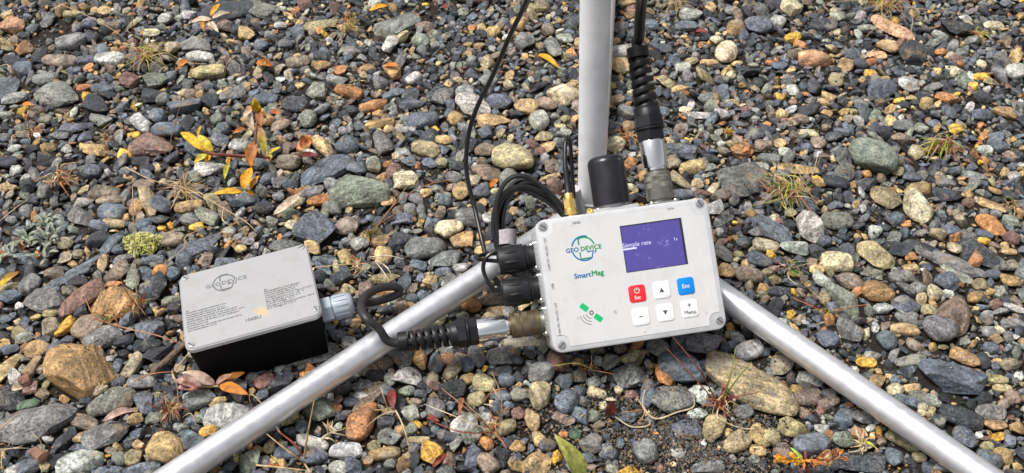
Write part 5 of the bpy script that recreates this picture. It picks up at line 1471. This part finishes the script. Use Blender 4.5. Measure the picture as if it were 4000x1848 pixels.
# ---------------------------------------------------------------- grass tufts
def tuft(label, px, py, rad_px, n, cols, lift=.5, long=None, r=.00042, flat=.35, name='grass_tuft', dirs=None):
    base = surf(px, py, 0.0)
    s = depth(base) / FPX
    R_ = rad_px * s
    Vs, Fs, Cs, m = [], [], [], 0

    def add(pts, rr, col):
        nonlocal m
        V, F = tube(pts, rr, 4, 4)
        Vs.extend(V); Fs.extend([tuple(i + m for i in f) for f in F]); m += len(V)
        c = np.array(col) * rnd.uniform(.7, 1.2)
        Cs.extend([(*c, 1)] * len(V))

    for k in range(int(n * .7)):
        a = rnd.uniform(0, 2 * math.pi)
        L = R_ * rnd.uniform(.45, 1.15)
        o = base + np.array([rnd.gauss(0, R_ * .16), rnd.gauss(0, R_ * .16), 0])
        h = L * lift * rnd.uniform(.3, 1.2)
        d = np.array([math.cos(a), math.sin(a), 0])
        e = o + d * L + np.array([0, 0, h * rnd.uniform(.1, .9)])
        mid = o + d * L * flat + np.array([rnd.gauss(0, .1 * L), rnd.gauss(0, .1 * L), h])
        w = r * rnd.uniform(.7, 1.5)
        add([o, (o + mid) / 2 + np.array([0, 0, h * .2]), mid, e], [w, w, w * .8, w * .25], rnd.choice(cols))
    for q in (long or []):
        pts, col = q[0], q[1]
        if min(math.hypot(x - px, y - py) for x, y, _ in pts) > rad_px * .3:
            STRAY.append((pts, col, r)); continue
        k_ = len(pts)
        add([surf(x, y, up) for x, y, up in pts], [r * .85] * (k_ - 1) + [r * .4], col)
    o = mk(name, ([v - base for v in Vs], Fs), MVG, None, sharp=80)
    o.location = base
    set_col(o, Cs)
    return tag(o, label, 'grass', 'grass tufts in the gravel')


SC_ = .5176
STRAY = []
q = lambda X, Y, *L_: [(X + x * SC_, Y + y * SC_, u) for x, y, u in L_]
tuft('straw-coloured star-shaped grass tuft on the left among grey pebbles', *T(0, 616, 450, 185), 80, 46, [C_ST, C_STP, C_ST, C_ORS], .7, r=.0007)
tuft('dense tuft of yellow-green grass right of the control box', *T(2600, 500, 900, 510), 130, 120, [C_ST, C_ST, C_YG, C_GR, C_ORS, C_STP], .55, r=.0005,
     long=[(q(2600, 500, (900, 500, .0), (1050, 420, .03), (1130, 320, .05), (1185, 170, .06)), C_ST), (q(2600, 500, (900, 520, .0), (1060, 520, .02), (1170, 570, .01)), C_STP), (q(2600, 500, (860, 500, 0), (720, 400, .03), (620, 340, .03)), C_ST), (q(2600, 500, (900, 490, 0), (1080, 400, .03), (1150, 200, .05)), C_STP)])
tuft('red-tipped green and straw grass tuft near the right edge', *T(3000, 0, 1300, 1130), 95, 90, [C_ST, C_YG, C_LG, C_ORS, C_RDS, C_ST], .6, r=.0005)
tuft('small bright green grass tuft right of the control box', *T(2600, 500, 925, 1070), 62, 40, [C_GR, C_LG, C_ST, C_STP], .7, r=.0005,
     long=[(q(2600, 500, (920, 1070, 0), (830, 1010, .015), (720, 940, .02)), C_RD), (q(2600, 500, (930, 1060, 0), (1050, 1030, .015), (1190, 980, .015)), C_ST), (q(2600, 500, (925, 1075, 0), (930, 1130, .008), (985, 1180, .006)), C_STP)])
tuft('thin straw and green grass tuft near the top edge', *T(1000, 0, 700, 215), 75, 60, [C_ST, C_YG, C_ORS, C_STP], .6,
     long=[(q(1000, 0, (650, 230, 0), (660, 150, .03), (655, 40, .06)), C_ORS), (q(1000, 0, (680, 230, 0), (675, 150, .03), (665, 90, .04)), C_LG)])
tuft('pale straw tuft at the top edge right of the thick cable', *T(2000, 0, 1225, 60), 70, 90, [C_STP, C_ST], .8)
tuft('wide dry grass tuft in the top right with long stalks', *T(3000, 0, 880, 40), 120, 80, [C_ST, C_STP, C_ORS, C_YG], .5,
     long=[(q(3000, 0, (930, 50, .0), (850, 160, .015), (740, 280, .008)), C_STP), (q(3000, 0, (930, 50, 0), (1150, 65, .015), (1450, 105, .01)), C_ST), (q(3000, 0, (1080, 70, .01), (1090, 180, .01), (1050, 320, .01)), C_ST), (q(3000, 0, (900, 20, 0), (650, 5, .02), (440, 20, .01)), C_ST)])
tuft('tangle of dry straw and red stems left of centre near the top', *T(0, 0, 1090, 420), 110, 90, [C_ST, C_ORS, C_STP, C_YG, C_ST], .35,
     long=[(q(0, 0, (1060, 420, .0), (1000, 250, .03), (1005, 90, .06), (1003, 0, .07)), C_RDS), (q(0, 0, (1050, 390, 0), (860, 230, .02), (640, 110, .02), (430, 20, .02)), C_ST), (q(0, 0, (1060, 410, .0), (1050, 500, .01), (1045, 560, .01)), C_PINK), (q(0, 0, (1100, 440, 0), (1250, 400, .02), (1400, 470, .01), (1560, 480, .006)), C_ST)])
tuft('pale bent straw lying between the battery box and the left leg', *T(1000, 616, 790, 820), 85, 34, [C_STP, C_ST, C_ORS], .25, r=.0006,
     long=[(q(1000, 616, (900, 770, .01), (990, 830, .014), (1050, 940, .006)), C_STP), (q(1000, 616, (860, 750, .01), (1000, 740, .012), (1110, 765, .006)), C_STP), (q(1000, 616, (900, 780, .01), (960, 860, .012), (1010, 940, .006)), C_STP), (q(1000, 616, (840, 800, .01), (620, 810, .012), (430, 830, .006)), C_ST), (q(1000, 616, (870, 800, .01), (800, 850, .012), (740, 910, .006)), C_ST)])
tuft('upright green and red grass blades above the battery box', *T(1000, 616, 865, 590), 60, 26, [C_ORS, C_ST, C_GR], .9,
     long=[(q(1000, 616, (870, 580, 0), (890, 450, .03), (915, 320, .05)), C_GR), (q(1000, 616, (865, 585, .0), (930, 500, .03), (1090, 400, .04)), C_ORS), (q(1000, 616, (870, 590, 0), (980, 430, .04), (1180, 160, .06)), C_ST), (q(1000, 616, (860, 580, 0), (1050, 350, .05), (1280, 210, .05), (1490, 165, .05)), C_ORS)])
tuft('small red and straw grass tuft left of the left tripod leg', *T(0, 1232, 1300, 730), 70, 36, [C_ORS, C_ST, C_RDS, C_ST], .6, r=.0005,
     long=[(q(0, 1232, (1290, 730, 0), (1200, 700, .01), (1095, 650, .015)), C_RD), (q(0, 1232, (1260, 720, 0), (1255, 640, .02)), C_RD), (q(0, 1232, (1380, 770, 0), (1440, 740, .01), (1480, 830, .003)), C_ST), (q(0, 1232, (1350, 740, 0), (1340, 560, .025), (1310, 440, .03)), C_PINK)])
tuft('red-stemmed grass clump below the control box', *T(2000, 1232, 1560, 690), 70, 34, [C_RDS, C_ORS, C_ST, C_STP], .8, r=.0006,
     long=[(q(2000, 1232, (1555, 680, 0), (1420, 420, .05), (1215, 165, .06)), C_RD), (q(2000, 1232, (1550, 670, 0), (1400, 500, .03), (1160, 240, .05)), C_RDS), (q(2000, 1232, (1570, 660, 0), (1640, 500, .03), (1690, 240, .05)), C_GR), (q(2000, 1232, (1580, 650, 0), (1700, 480, .03), (1810, 350, .04)), C_GR), (q(2000, 1232, (1570, 660, 0), (1720, 610, .02), (1865, 578, .02)), C_RD), (q(2000, 1232, (1580, 640, 0), (1640, 480, .03), (1670, 390, .03)), C_ORS), (q(2000, 1232, (1560, 690, .004), (1550, 760, .004), (1600, 800, .003), (1720, 850, .003), (1850, 860, .002)), C_STP)])
tuft('long orange stalks fanning from a root below the left plug', *T(1000, 1232, 1800, 860), 55, 16, [C_ORS, C_ST], .6, r=.0006,
     long=[(q(1000, 1232, (1790, 880, .0), (1560, 680, .025), (1400, 550, .03)), C_ORS), (q(1000, 1232, (1790, 880, 0), (1500, 760, .02), (1270, 670, .025)), C_STP), (q(1000, 1232, (1780, 885, 0), (1550, 880, .015), (1330, 800, .015)), C_RDS), (q(1000, 1232, (1760, 850, 0), (1690, 770, .02), (1560, 640, .03)), C_ST), (q(1000, 1232, (1800, 880, .004), (1850, 940, .005), (1890, 1000, .003)), C_ORS),
           (q(1000, 1232, (1860, 780, 0), (1830, 640, .03), (1780, 540, .04), (1690, 520, .04), (1640, 560, .03)), C_ST), (q(1000, 1232, (1855, 780, 0), (1850, 600, .03), (1780, 430, .05)), C_STP), (q(1000, 1232, (1850, 770, .0), (1790, 690, .02), (1720, 670, .02)), C_STP), (q(1000, 1232, (1720, 650, .01), (1790, 570, .03), (1890, 552, .03)), C_ORS)])
tuft('thin orange star-shaped grass sprig below the control box edge', *T(2000, 1232, 575, 430), 58, 18, [C_ORS, C_ORS, C_ST], .7, r=.00045,
     long=[(q(2000, 1232, (590, 400, .01), (480, 360, .02), (330, 380, .012)), C_YG), (q(2000, 1232, (590, 410, .01), (700, 430, .015), (780, 445, .01)), C_ORS), (q(2000, 1232, (580, 420, .01), (600, 360, .02), (600, 305, .03)), C_ORS)])
tuft('orange moss and straw tuft behind the dome cap', *T(2000, 0, 870, 1060), 75, 60, [C_ORS, C_ST, C_OR], .5)
tuft('pale twisted roots lying below the left leg', *T(1000, 1232, 1035, 730), 30, 10, [C_STP, C_PINK], .3, r=.0007,
     long=[(q(1000, 1232, (1030, 720, .015), (930, 760, .016), (825, 850, .018)), C_STP), (q(1000, 1232, (1055, 720, .012), (1100, 810, .012), (1140, 930, .008), (1150, 980, .006)), C_STP), (q(1000, 1232, (1020, 700, .012), (930, 715, .016), (845, 705, .016)), C_ST), (q(1000, 1232, (1000, 720, .01), (960, 600, .025), (940, 540, .03)), C_ST)])
tuft('pale straw wisps in the bottom left corner', *T(0, 1232, 60, 1020), 60, 18, [C_STP, C_ST], .5, r=.0005,
     long=[(q(0, 1232, (40, 1010, .01), (120, 1000, .015), (230, 1005, .01)), C_STP), (q(0, 1232, (20, 1180, .01), (10, 1080, .02), (40, 1000, .02)), C_STP), (q(0, 1232, (320, 1010, .01), (300, 940, .025), (240, 890, .03)), C_ST), (q(0, 1232, (0, 860, .01), (80, 790, .015), (150, 730, .012)), C_ST)])
tuft('reddish grass sprig with long stalks at the bottom left of the leg', *T(1000, 1232, 160, 1140), 45, 14, [C_ORS, C_OR, C_YG], .5, r=.0009,
     long=[(q(1000, 1232, (370, 1110, 0), (250, 1030, .015), (80, 895, .02)), C_ST), (q(1000, 1232, (360, 1100, 0), (390, 900, .03), (440, 640, .06)), C_ST), (q(1000, 1232, (0, 1130, .012), (200, 1150, .012), (390, 1172, .008)), C_ST), (q(1000, 1232, (360, 1110, 0), (400, 1170, .01), (430, 1200, .01)), C_ST), (q(1000, 1232, (360, 1080, 0), (300, 980, .015), (160, 870, .02)), C_RDS)])
tuft('pale straw bundle beside the long grey stone below the leg', *T(1000, 1232, 560, 870), 55, 16, [C_STP, C_ST], .4, r=.0007,
     long=[(q(1000, 1232, (500, 920, .004), (570, 880, .012), (660, 860, .012)), C_STP), (q(1000, 1232, (490, 930, .004), (560, 930, .012), (610, 970, .004)), C_STP)])
tuft('grass sprig with one tall straw stem left of the battery box', *T(0, 616, 1050, 1130), 75, 34, [C_ST, C_ORS, C_GR, C_STP], .6, r=.00055,
     long=[(q(0, 616, (1050, 1180, .0), (1025, 950, .05), (1020, 700, .10), (1005, 420, .14), (1000, 200, .16)), C_STP), (q(0, 616, (1050, 1140, 0), (960, 1020, .02), (910, 910, .03)), C_ORS), (q(0, 616, (1040, 1130, .0), (760, 1240, .025), (640, 1050, .03)), C_ORS), (q(0, 616, (1050, 1120, 0), (1100, 1010, .02)), C_RDS)])
tuft('tiny yellow grass tuft near the top right of the control box', *T(2600, 500, 465, 40), 32, 30, [C_YG, C_ST, C_YO], .7)
tuft('mass of dry straw below the yellow-leaved twig', *T(0, 616, 1390, 250), 110, 80, [C_ST, C_STP, C_PINK, C_ST], .3, r=.0005,
     long=[(q(0, 616, (950, 70, .012), (1150, 170, .015), (1400, 230, .012), (1560, 320, .01)), C_ST), (q(0, 616, (1500, 260, .01), (1650, 360, .015), (1850, 480, .01), (1932, 560, .006)), C_ST), (q(0, 616, (1690, 370, .01), (1680, 470, .015), (1760, 520, .01)), C_STP), (q(0, 616, (1880, 470, .01), (1740, 510, .012), (1600, 625, .006)), C_ST), (q(0, 616, (1560, 520, .01), (1400, 600, .012), (1390, 680, .008), (1230, 800, .006)), C_ST)])
tuft('red and straw grass sprig at the upper left', *T(0, 0, 235, 1020), 55, 22, [C_ST, C_RDS, C_STP], .6,
     long=[(q(0, 0, (230, 1030, 0), (215, 880, .04), (290, 640, .06)), C_PINK), (q(0, 0, (200, 1000, 0), (90, 1030, .02), (110, 1160, .006)), C_STP)])
tuft('small straw tuft left of the reddish flat stone', *T(0, 0, 800, 1070), 50, 30, [C_ST, C_ORS, C_STP], .6,
     long=[(q(0, 0, (780, 1040, .0), (775, 980, .015), (840, 930, .02)), C_ST), (q(0, 0, (1000, 1180, .0), (995, 1080, .03), (1000, 960, .05)), C_PINK), (q(0, 0, (1280, 1160, .0), (1300, 1000, .05), (1360, 800, .08)), C_PINK)])
tuft('yellowish dry tuft near the top right edge', *T(3000, 0, 1590, 275), 55, 44, [C_ST, C_YG, C_ORS], .4)
tuft('red grass blades right of the right tripod leg top', *T(3000, 616, 470, 1170), 40, 16, [C_YG, C_GR, C_ST], .6, r=.0005,
     long=[(q(3000, 616, (460, 1170, 0), (330, 1120, .012), (175, 1050, .012)), C_OR), (q(3000, 616, (470, 1165, 0), (340, 1110, .012), (230, 1050, .015)), C_RD), (q(3000, 616, (460, 1160, 0), (400, 1080, .015), (310, 990, .018)), C_ST), (q(3000, 616, (470, 1160, 0), (580, 1130, .012), (740, 1110, .01)), C_ORS)])
tuft('pink-stemmed grass sprig at the right edge', *T(3000, 616, 1840, 370), 60, 26, [C_PINK, C_ST, C_ORS, C_GR], .6)
tuft('straw and green grass at the left edge above the golden boulder', *T(0, 1232, 860, 10), 70, 30, [C_ORS, C_ST, C_GR], .5, r=.0006,
     long=[(q(0, 1232, (700, 20, .02), (960, 100, .022), (1180, 150, .02), (1390, 225, .02)), C_ORS), (q(0, 1232, (1020, 490, .01), (1150, 440, .015), (1310, 425, .012)), C_ORS), (q(0, 1232, (1320, 420, .01), (1380, 340, .02), (1440, 290, .02), (1530, 355, .02)), C_ST)])
tuft('yellowish dried rosette beside the orange fern frond', *T(3000, 1232, 440, 600, .8511), 60, 30, [C_YG, C_ST, C_STP], .4, r=.0008)
tuft('dry straw wisps along the left edge', *T(0, 0, 60, 340), 60, 26, [C_STP, C_ST], .5, long=[(q(0, 0, (0, 500, .01), (60, 490, .02), (80, 580, .01)), C_STP), (q(0, 616, (0, 480, .008), (90, 400, .012), (215, 312, .01)), C_STP)])
tuft('tangled pale roots on bare soil below the control box', *T(2000, 1232, 1020, 780), 40, 12, [C_ST, C_STP], .2, r=.0006,
     long=[(q(2000, 1232, (1005, 560, .02), (990, 680, .012), (1080, 780, .006), (1250, 730, .012), (1370, 690, .012), (1370, 600, .02)), C_STP), (q(2000, 1232, (780, 765, .004), (900, 840, .003), (1030, 830, .003), (1040, 780, .003)), C_STP), (q(2000, 1232, (840, 730, .006), (920, 725, .006), (1000, 705, .008)), C_ORS), (q(2000, 1232, (940, 620, .012), (1000, 720, .008), (970, 790, .004)), C_ST)])

# stalks that lie by themselves
CW_ = {C_ST: 'straw-coloured', C_STP: 'pale cream', C_ORS: 'orange-brown', C_RDS: 'dark red', C_PINK: 'pinkish', C_RD: 'red', C_OR: 'orange', C_GR: 'green', C_YG: 'yellow-green'}
seen = {}
for pts, col, r in STRAY:
    W_ = [surf(*t_) for t_ in pts]
    o = stick('straw_stalk', [w - W_[0] for w in W_], [r * .85] * (len(W_) - 1) + [r * .4], col, None, 5, 5)
    o.location = W_[0]
    mx_, my_ = np.mean([t_[0] for t_ in pts]), np.mean([t_[1] for t_ in pts])
    nr = min(LANDMARKS, key=lambda L_: math.hypot(mx_ - L_[1], my_ - L_[2]))
    base_ = f"thin {CW_.get(col, 'dry')} stalk lying {direction(mx_ - nr[1], my_ - nr[2])} {nr[0]}"
    seen[base_] = seen.get(base_, 0) + 1
    tag(o, base_ if seen[base_] == 1 else base_.replace('thin', ['', '', 'second thin', 'third thin', 'fourth thin'][min(seen[base_], 4)]), 'straw', 'loose straw stalks')

# the straw lying across the left leg
ax = P(1010, 1588, LEG_Z)
dleg = np.append(LEGS[0][1], 0)
nperp = np.array([-dleg[1], dleg[0], 0])
if nperp[1] < 0: nperp = -nperp
rr_ = LEGR + .0004
pts = [ax + nperp * (rr_ * math.cos(t)) + np.array([0, 0, rr_ * math.sin(t)]) + dleg * (.010 * (t - 1.6) * -.06) for t in np.linspace(-.1, 2.7, 9)]
o = stick('straw_stalk', [pts[0] - [0, 0, .008]] + pts + [pts[-1] + [.012, -.014, -.010]], .00035, C_ST, None, 6, 4)
tag(o, 'single thin straw stalk lying across the left tripod leg', 'straw')

# ---------------------------------------------------------------- moss, rosettes, driftwood
def moss():
    c = surf(560, 958, 0)
    Vs, Fs, Cs = [], [], []
    U, Fc = ICO[1]
    for k in range(650):
        a, rr_ = rnd.uniform(0, 6.283), math.sqrt(rnd.random())
        x, y = math.cos(a) * rr_ * .0172 * (1 + .2 * math.sin(3 * a)), math.sin(a) * rr_ * .0135
        h = .0085 * (1 - rr_ ** 2) + rnd.uniform(-.0012, .0012) - .002
        s = rnd.uniform(.0005, .0012)
        m = len(Vs)
        A_ = np.linalg.qr(g.normal(size=(3, 3)))[0]
        Vs.extend((U * np.array([s, s * .35, s * 2.0])) @ A_ + np.array([x, y, h])); Fs.extend((Fc + m).tolist())
        cc = np.array(rnd.choice([(.66, .64, .16), (.78, .75, .34), (.52, .53, .10), (.84, .80, .48)])) * rnd.uniform(.7, 1.1)
        Cs.extend([(*cc, 1)] * len(U))
    o = mk('moss_cushion', (Vs, Fs), MVG, None, sharp=80)
    o.location = (c[0], c[1], .006)
    set_col(o, Cs)
    tag(o, 'yellow-green cushion of moss between grey stones left of the battery box', 'moss')


moss()
for (x, y), n, lab in (((330, 500), 16, 'silvery green rosette plant nearest the straw tuft at left'), ((370, 600), 14, 'small silvery rosette plant left of the yellow moss'), ((200, 640), 16, 'silvery leaved plant low at the left edge'), ((30, 780), 12, 'silvery plant cut by the left edge'), ((350, 730), 7, 'tiny pale green sprig below the silvery rosettes')):
    px, py = T(0, 616, x, y)
    b = surf(px, py, .002)
    r_ = empty('rosette_plant', b, lab, 'plant', 'silvery rosette plants at the left')
    for k in range(n):
        a = 2 * math.pi * k / n + rnd.uniform(-.2, .2)
        L_ = rnd.uniform(.007, .014)
        off_ = np.array([rnd.uniform(-.006, .006), rnd.uniform(-.006, .006), 0])
        leaf('leaf', b + off_, b + off_ + np.array([math.cos(a) * L_, math.sin(a) * L_, rnd.uniform(.003, .009)]), .0034, (.30, .34, .25), r_, tipcol=(.42, .46, .36), fold=.4, up=(0, 0, 1))


def wood(name, X, Y, x0, y0, x1, y1, w, label, col, cat='driftwood', up=.004, jag=.25, sc=.5176, flat=.7):
    a = surf(*T(X, Y, x0, y0, sc), up) ; b = surf(*T(X, Y, x1, y1, sc), up)
    d = b - a; L_ = np.linalg.norm(d); d /= L_
    u, v, _ = frame_of(d)
    R_ = w * sc * depth(a) / FPX / 2
    V, F = [], []
    n, seg = 14, 16
    ph = [rnd.uniform(0, 6) for _ in range(4)]
    for i in range(n + 1):
        t = i / n
        taper = .35 if i in (0, n) else 1
        for k in range(seg):
            th = 2 * math.pi * k / seg
            rr_ = R_ * taper * (1 + jag * math.sin(3 * th + ph[0]) * .5 + jag * .35 * math.sin(7 * th + ph[1] + 2 * t) + jag * .5 * math.sin(5 * t + ph[2]))
            V.append((a + b) * 0 + d * L_ * (t - .5) + u * math.cos(th) * rr_ + v * math.sin(th) * rr_ * flat)
    for i in range(n):
        for k in range(seg):
            k2 = (k + 1) % seg
            F.append((i * seg + k, i * seg + k2, (i + 1) * seg + k2, (i + 1) * seg + k))
    F += [tuple(reversed(range(seg))), tuple(range(n * seg, n * seg + seg))]
    m_ = mat('bark_' + name, col, .85, bump=(420, .9, .002), mottle=(170, .5))
    o = mk(name, (V, F), m_, None, sharp=50)
    o.location = (a + b) / 2
    return tag(o, label, cat)


wood('driftwood_stick', 0, 1232, 1135, 445, 1395, 215, 46, 'dark brown weathered stick leaning at the left of the battery box', (.13, .09, .06))
wood('driftwood_piece', 2000, 1232, -70, 215, 285, 215, 120, 'pale weathered driftwood lying under the lower left of the control box', (.27, .24, .19), up=-.002)
wood('bark_piece', 0, 1232, 195, 455, 300, 310, 84, 'rough tan bark chip left of the golden boulder', (.26, .18, .11), 'bark')
wood('bark_piece', 0, 1232, 140, 500, 235, 470, 84, 'rust-brown bark chip beside the rough tan one', (.20, .10, .06), 'bark')
wood('bark_piece', 0, 1232, 240, 1020, 335, 1075, 96, 'reddish bark chip at the bottom left', (.22, .12, .08), 'bark')
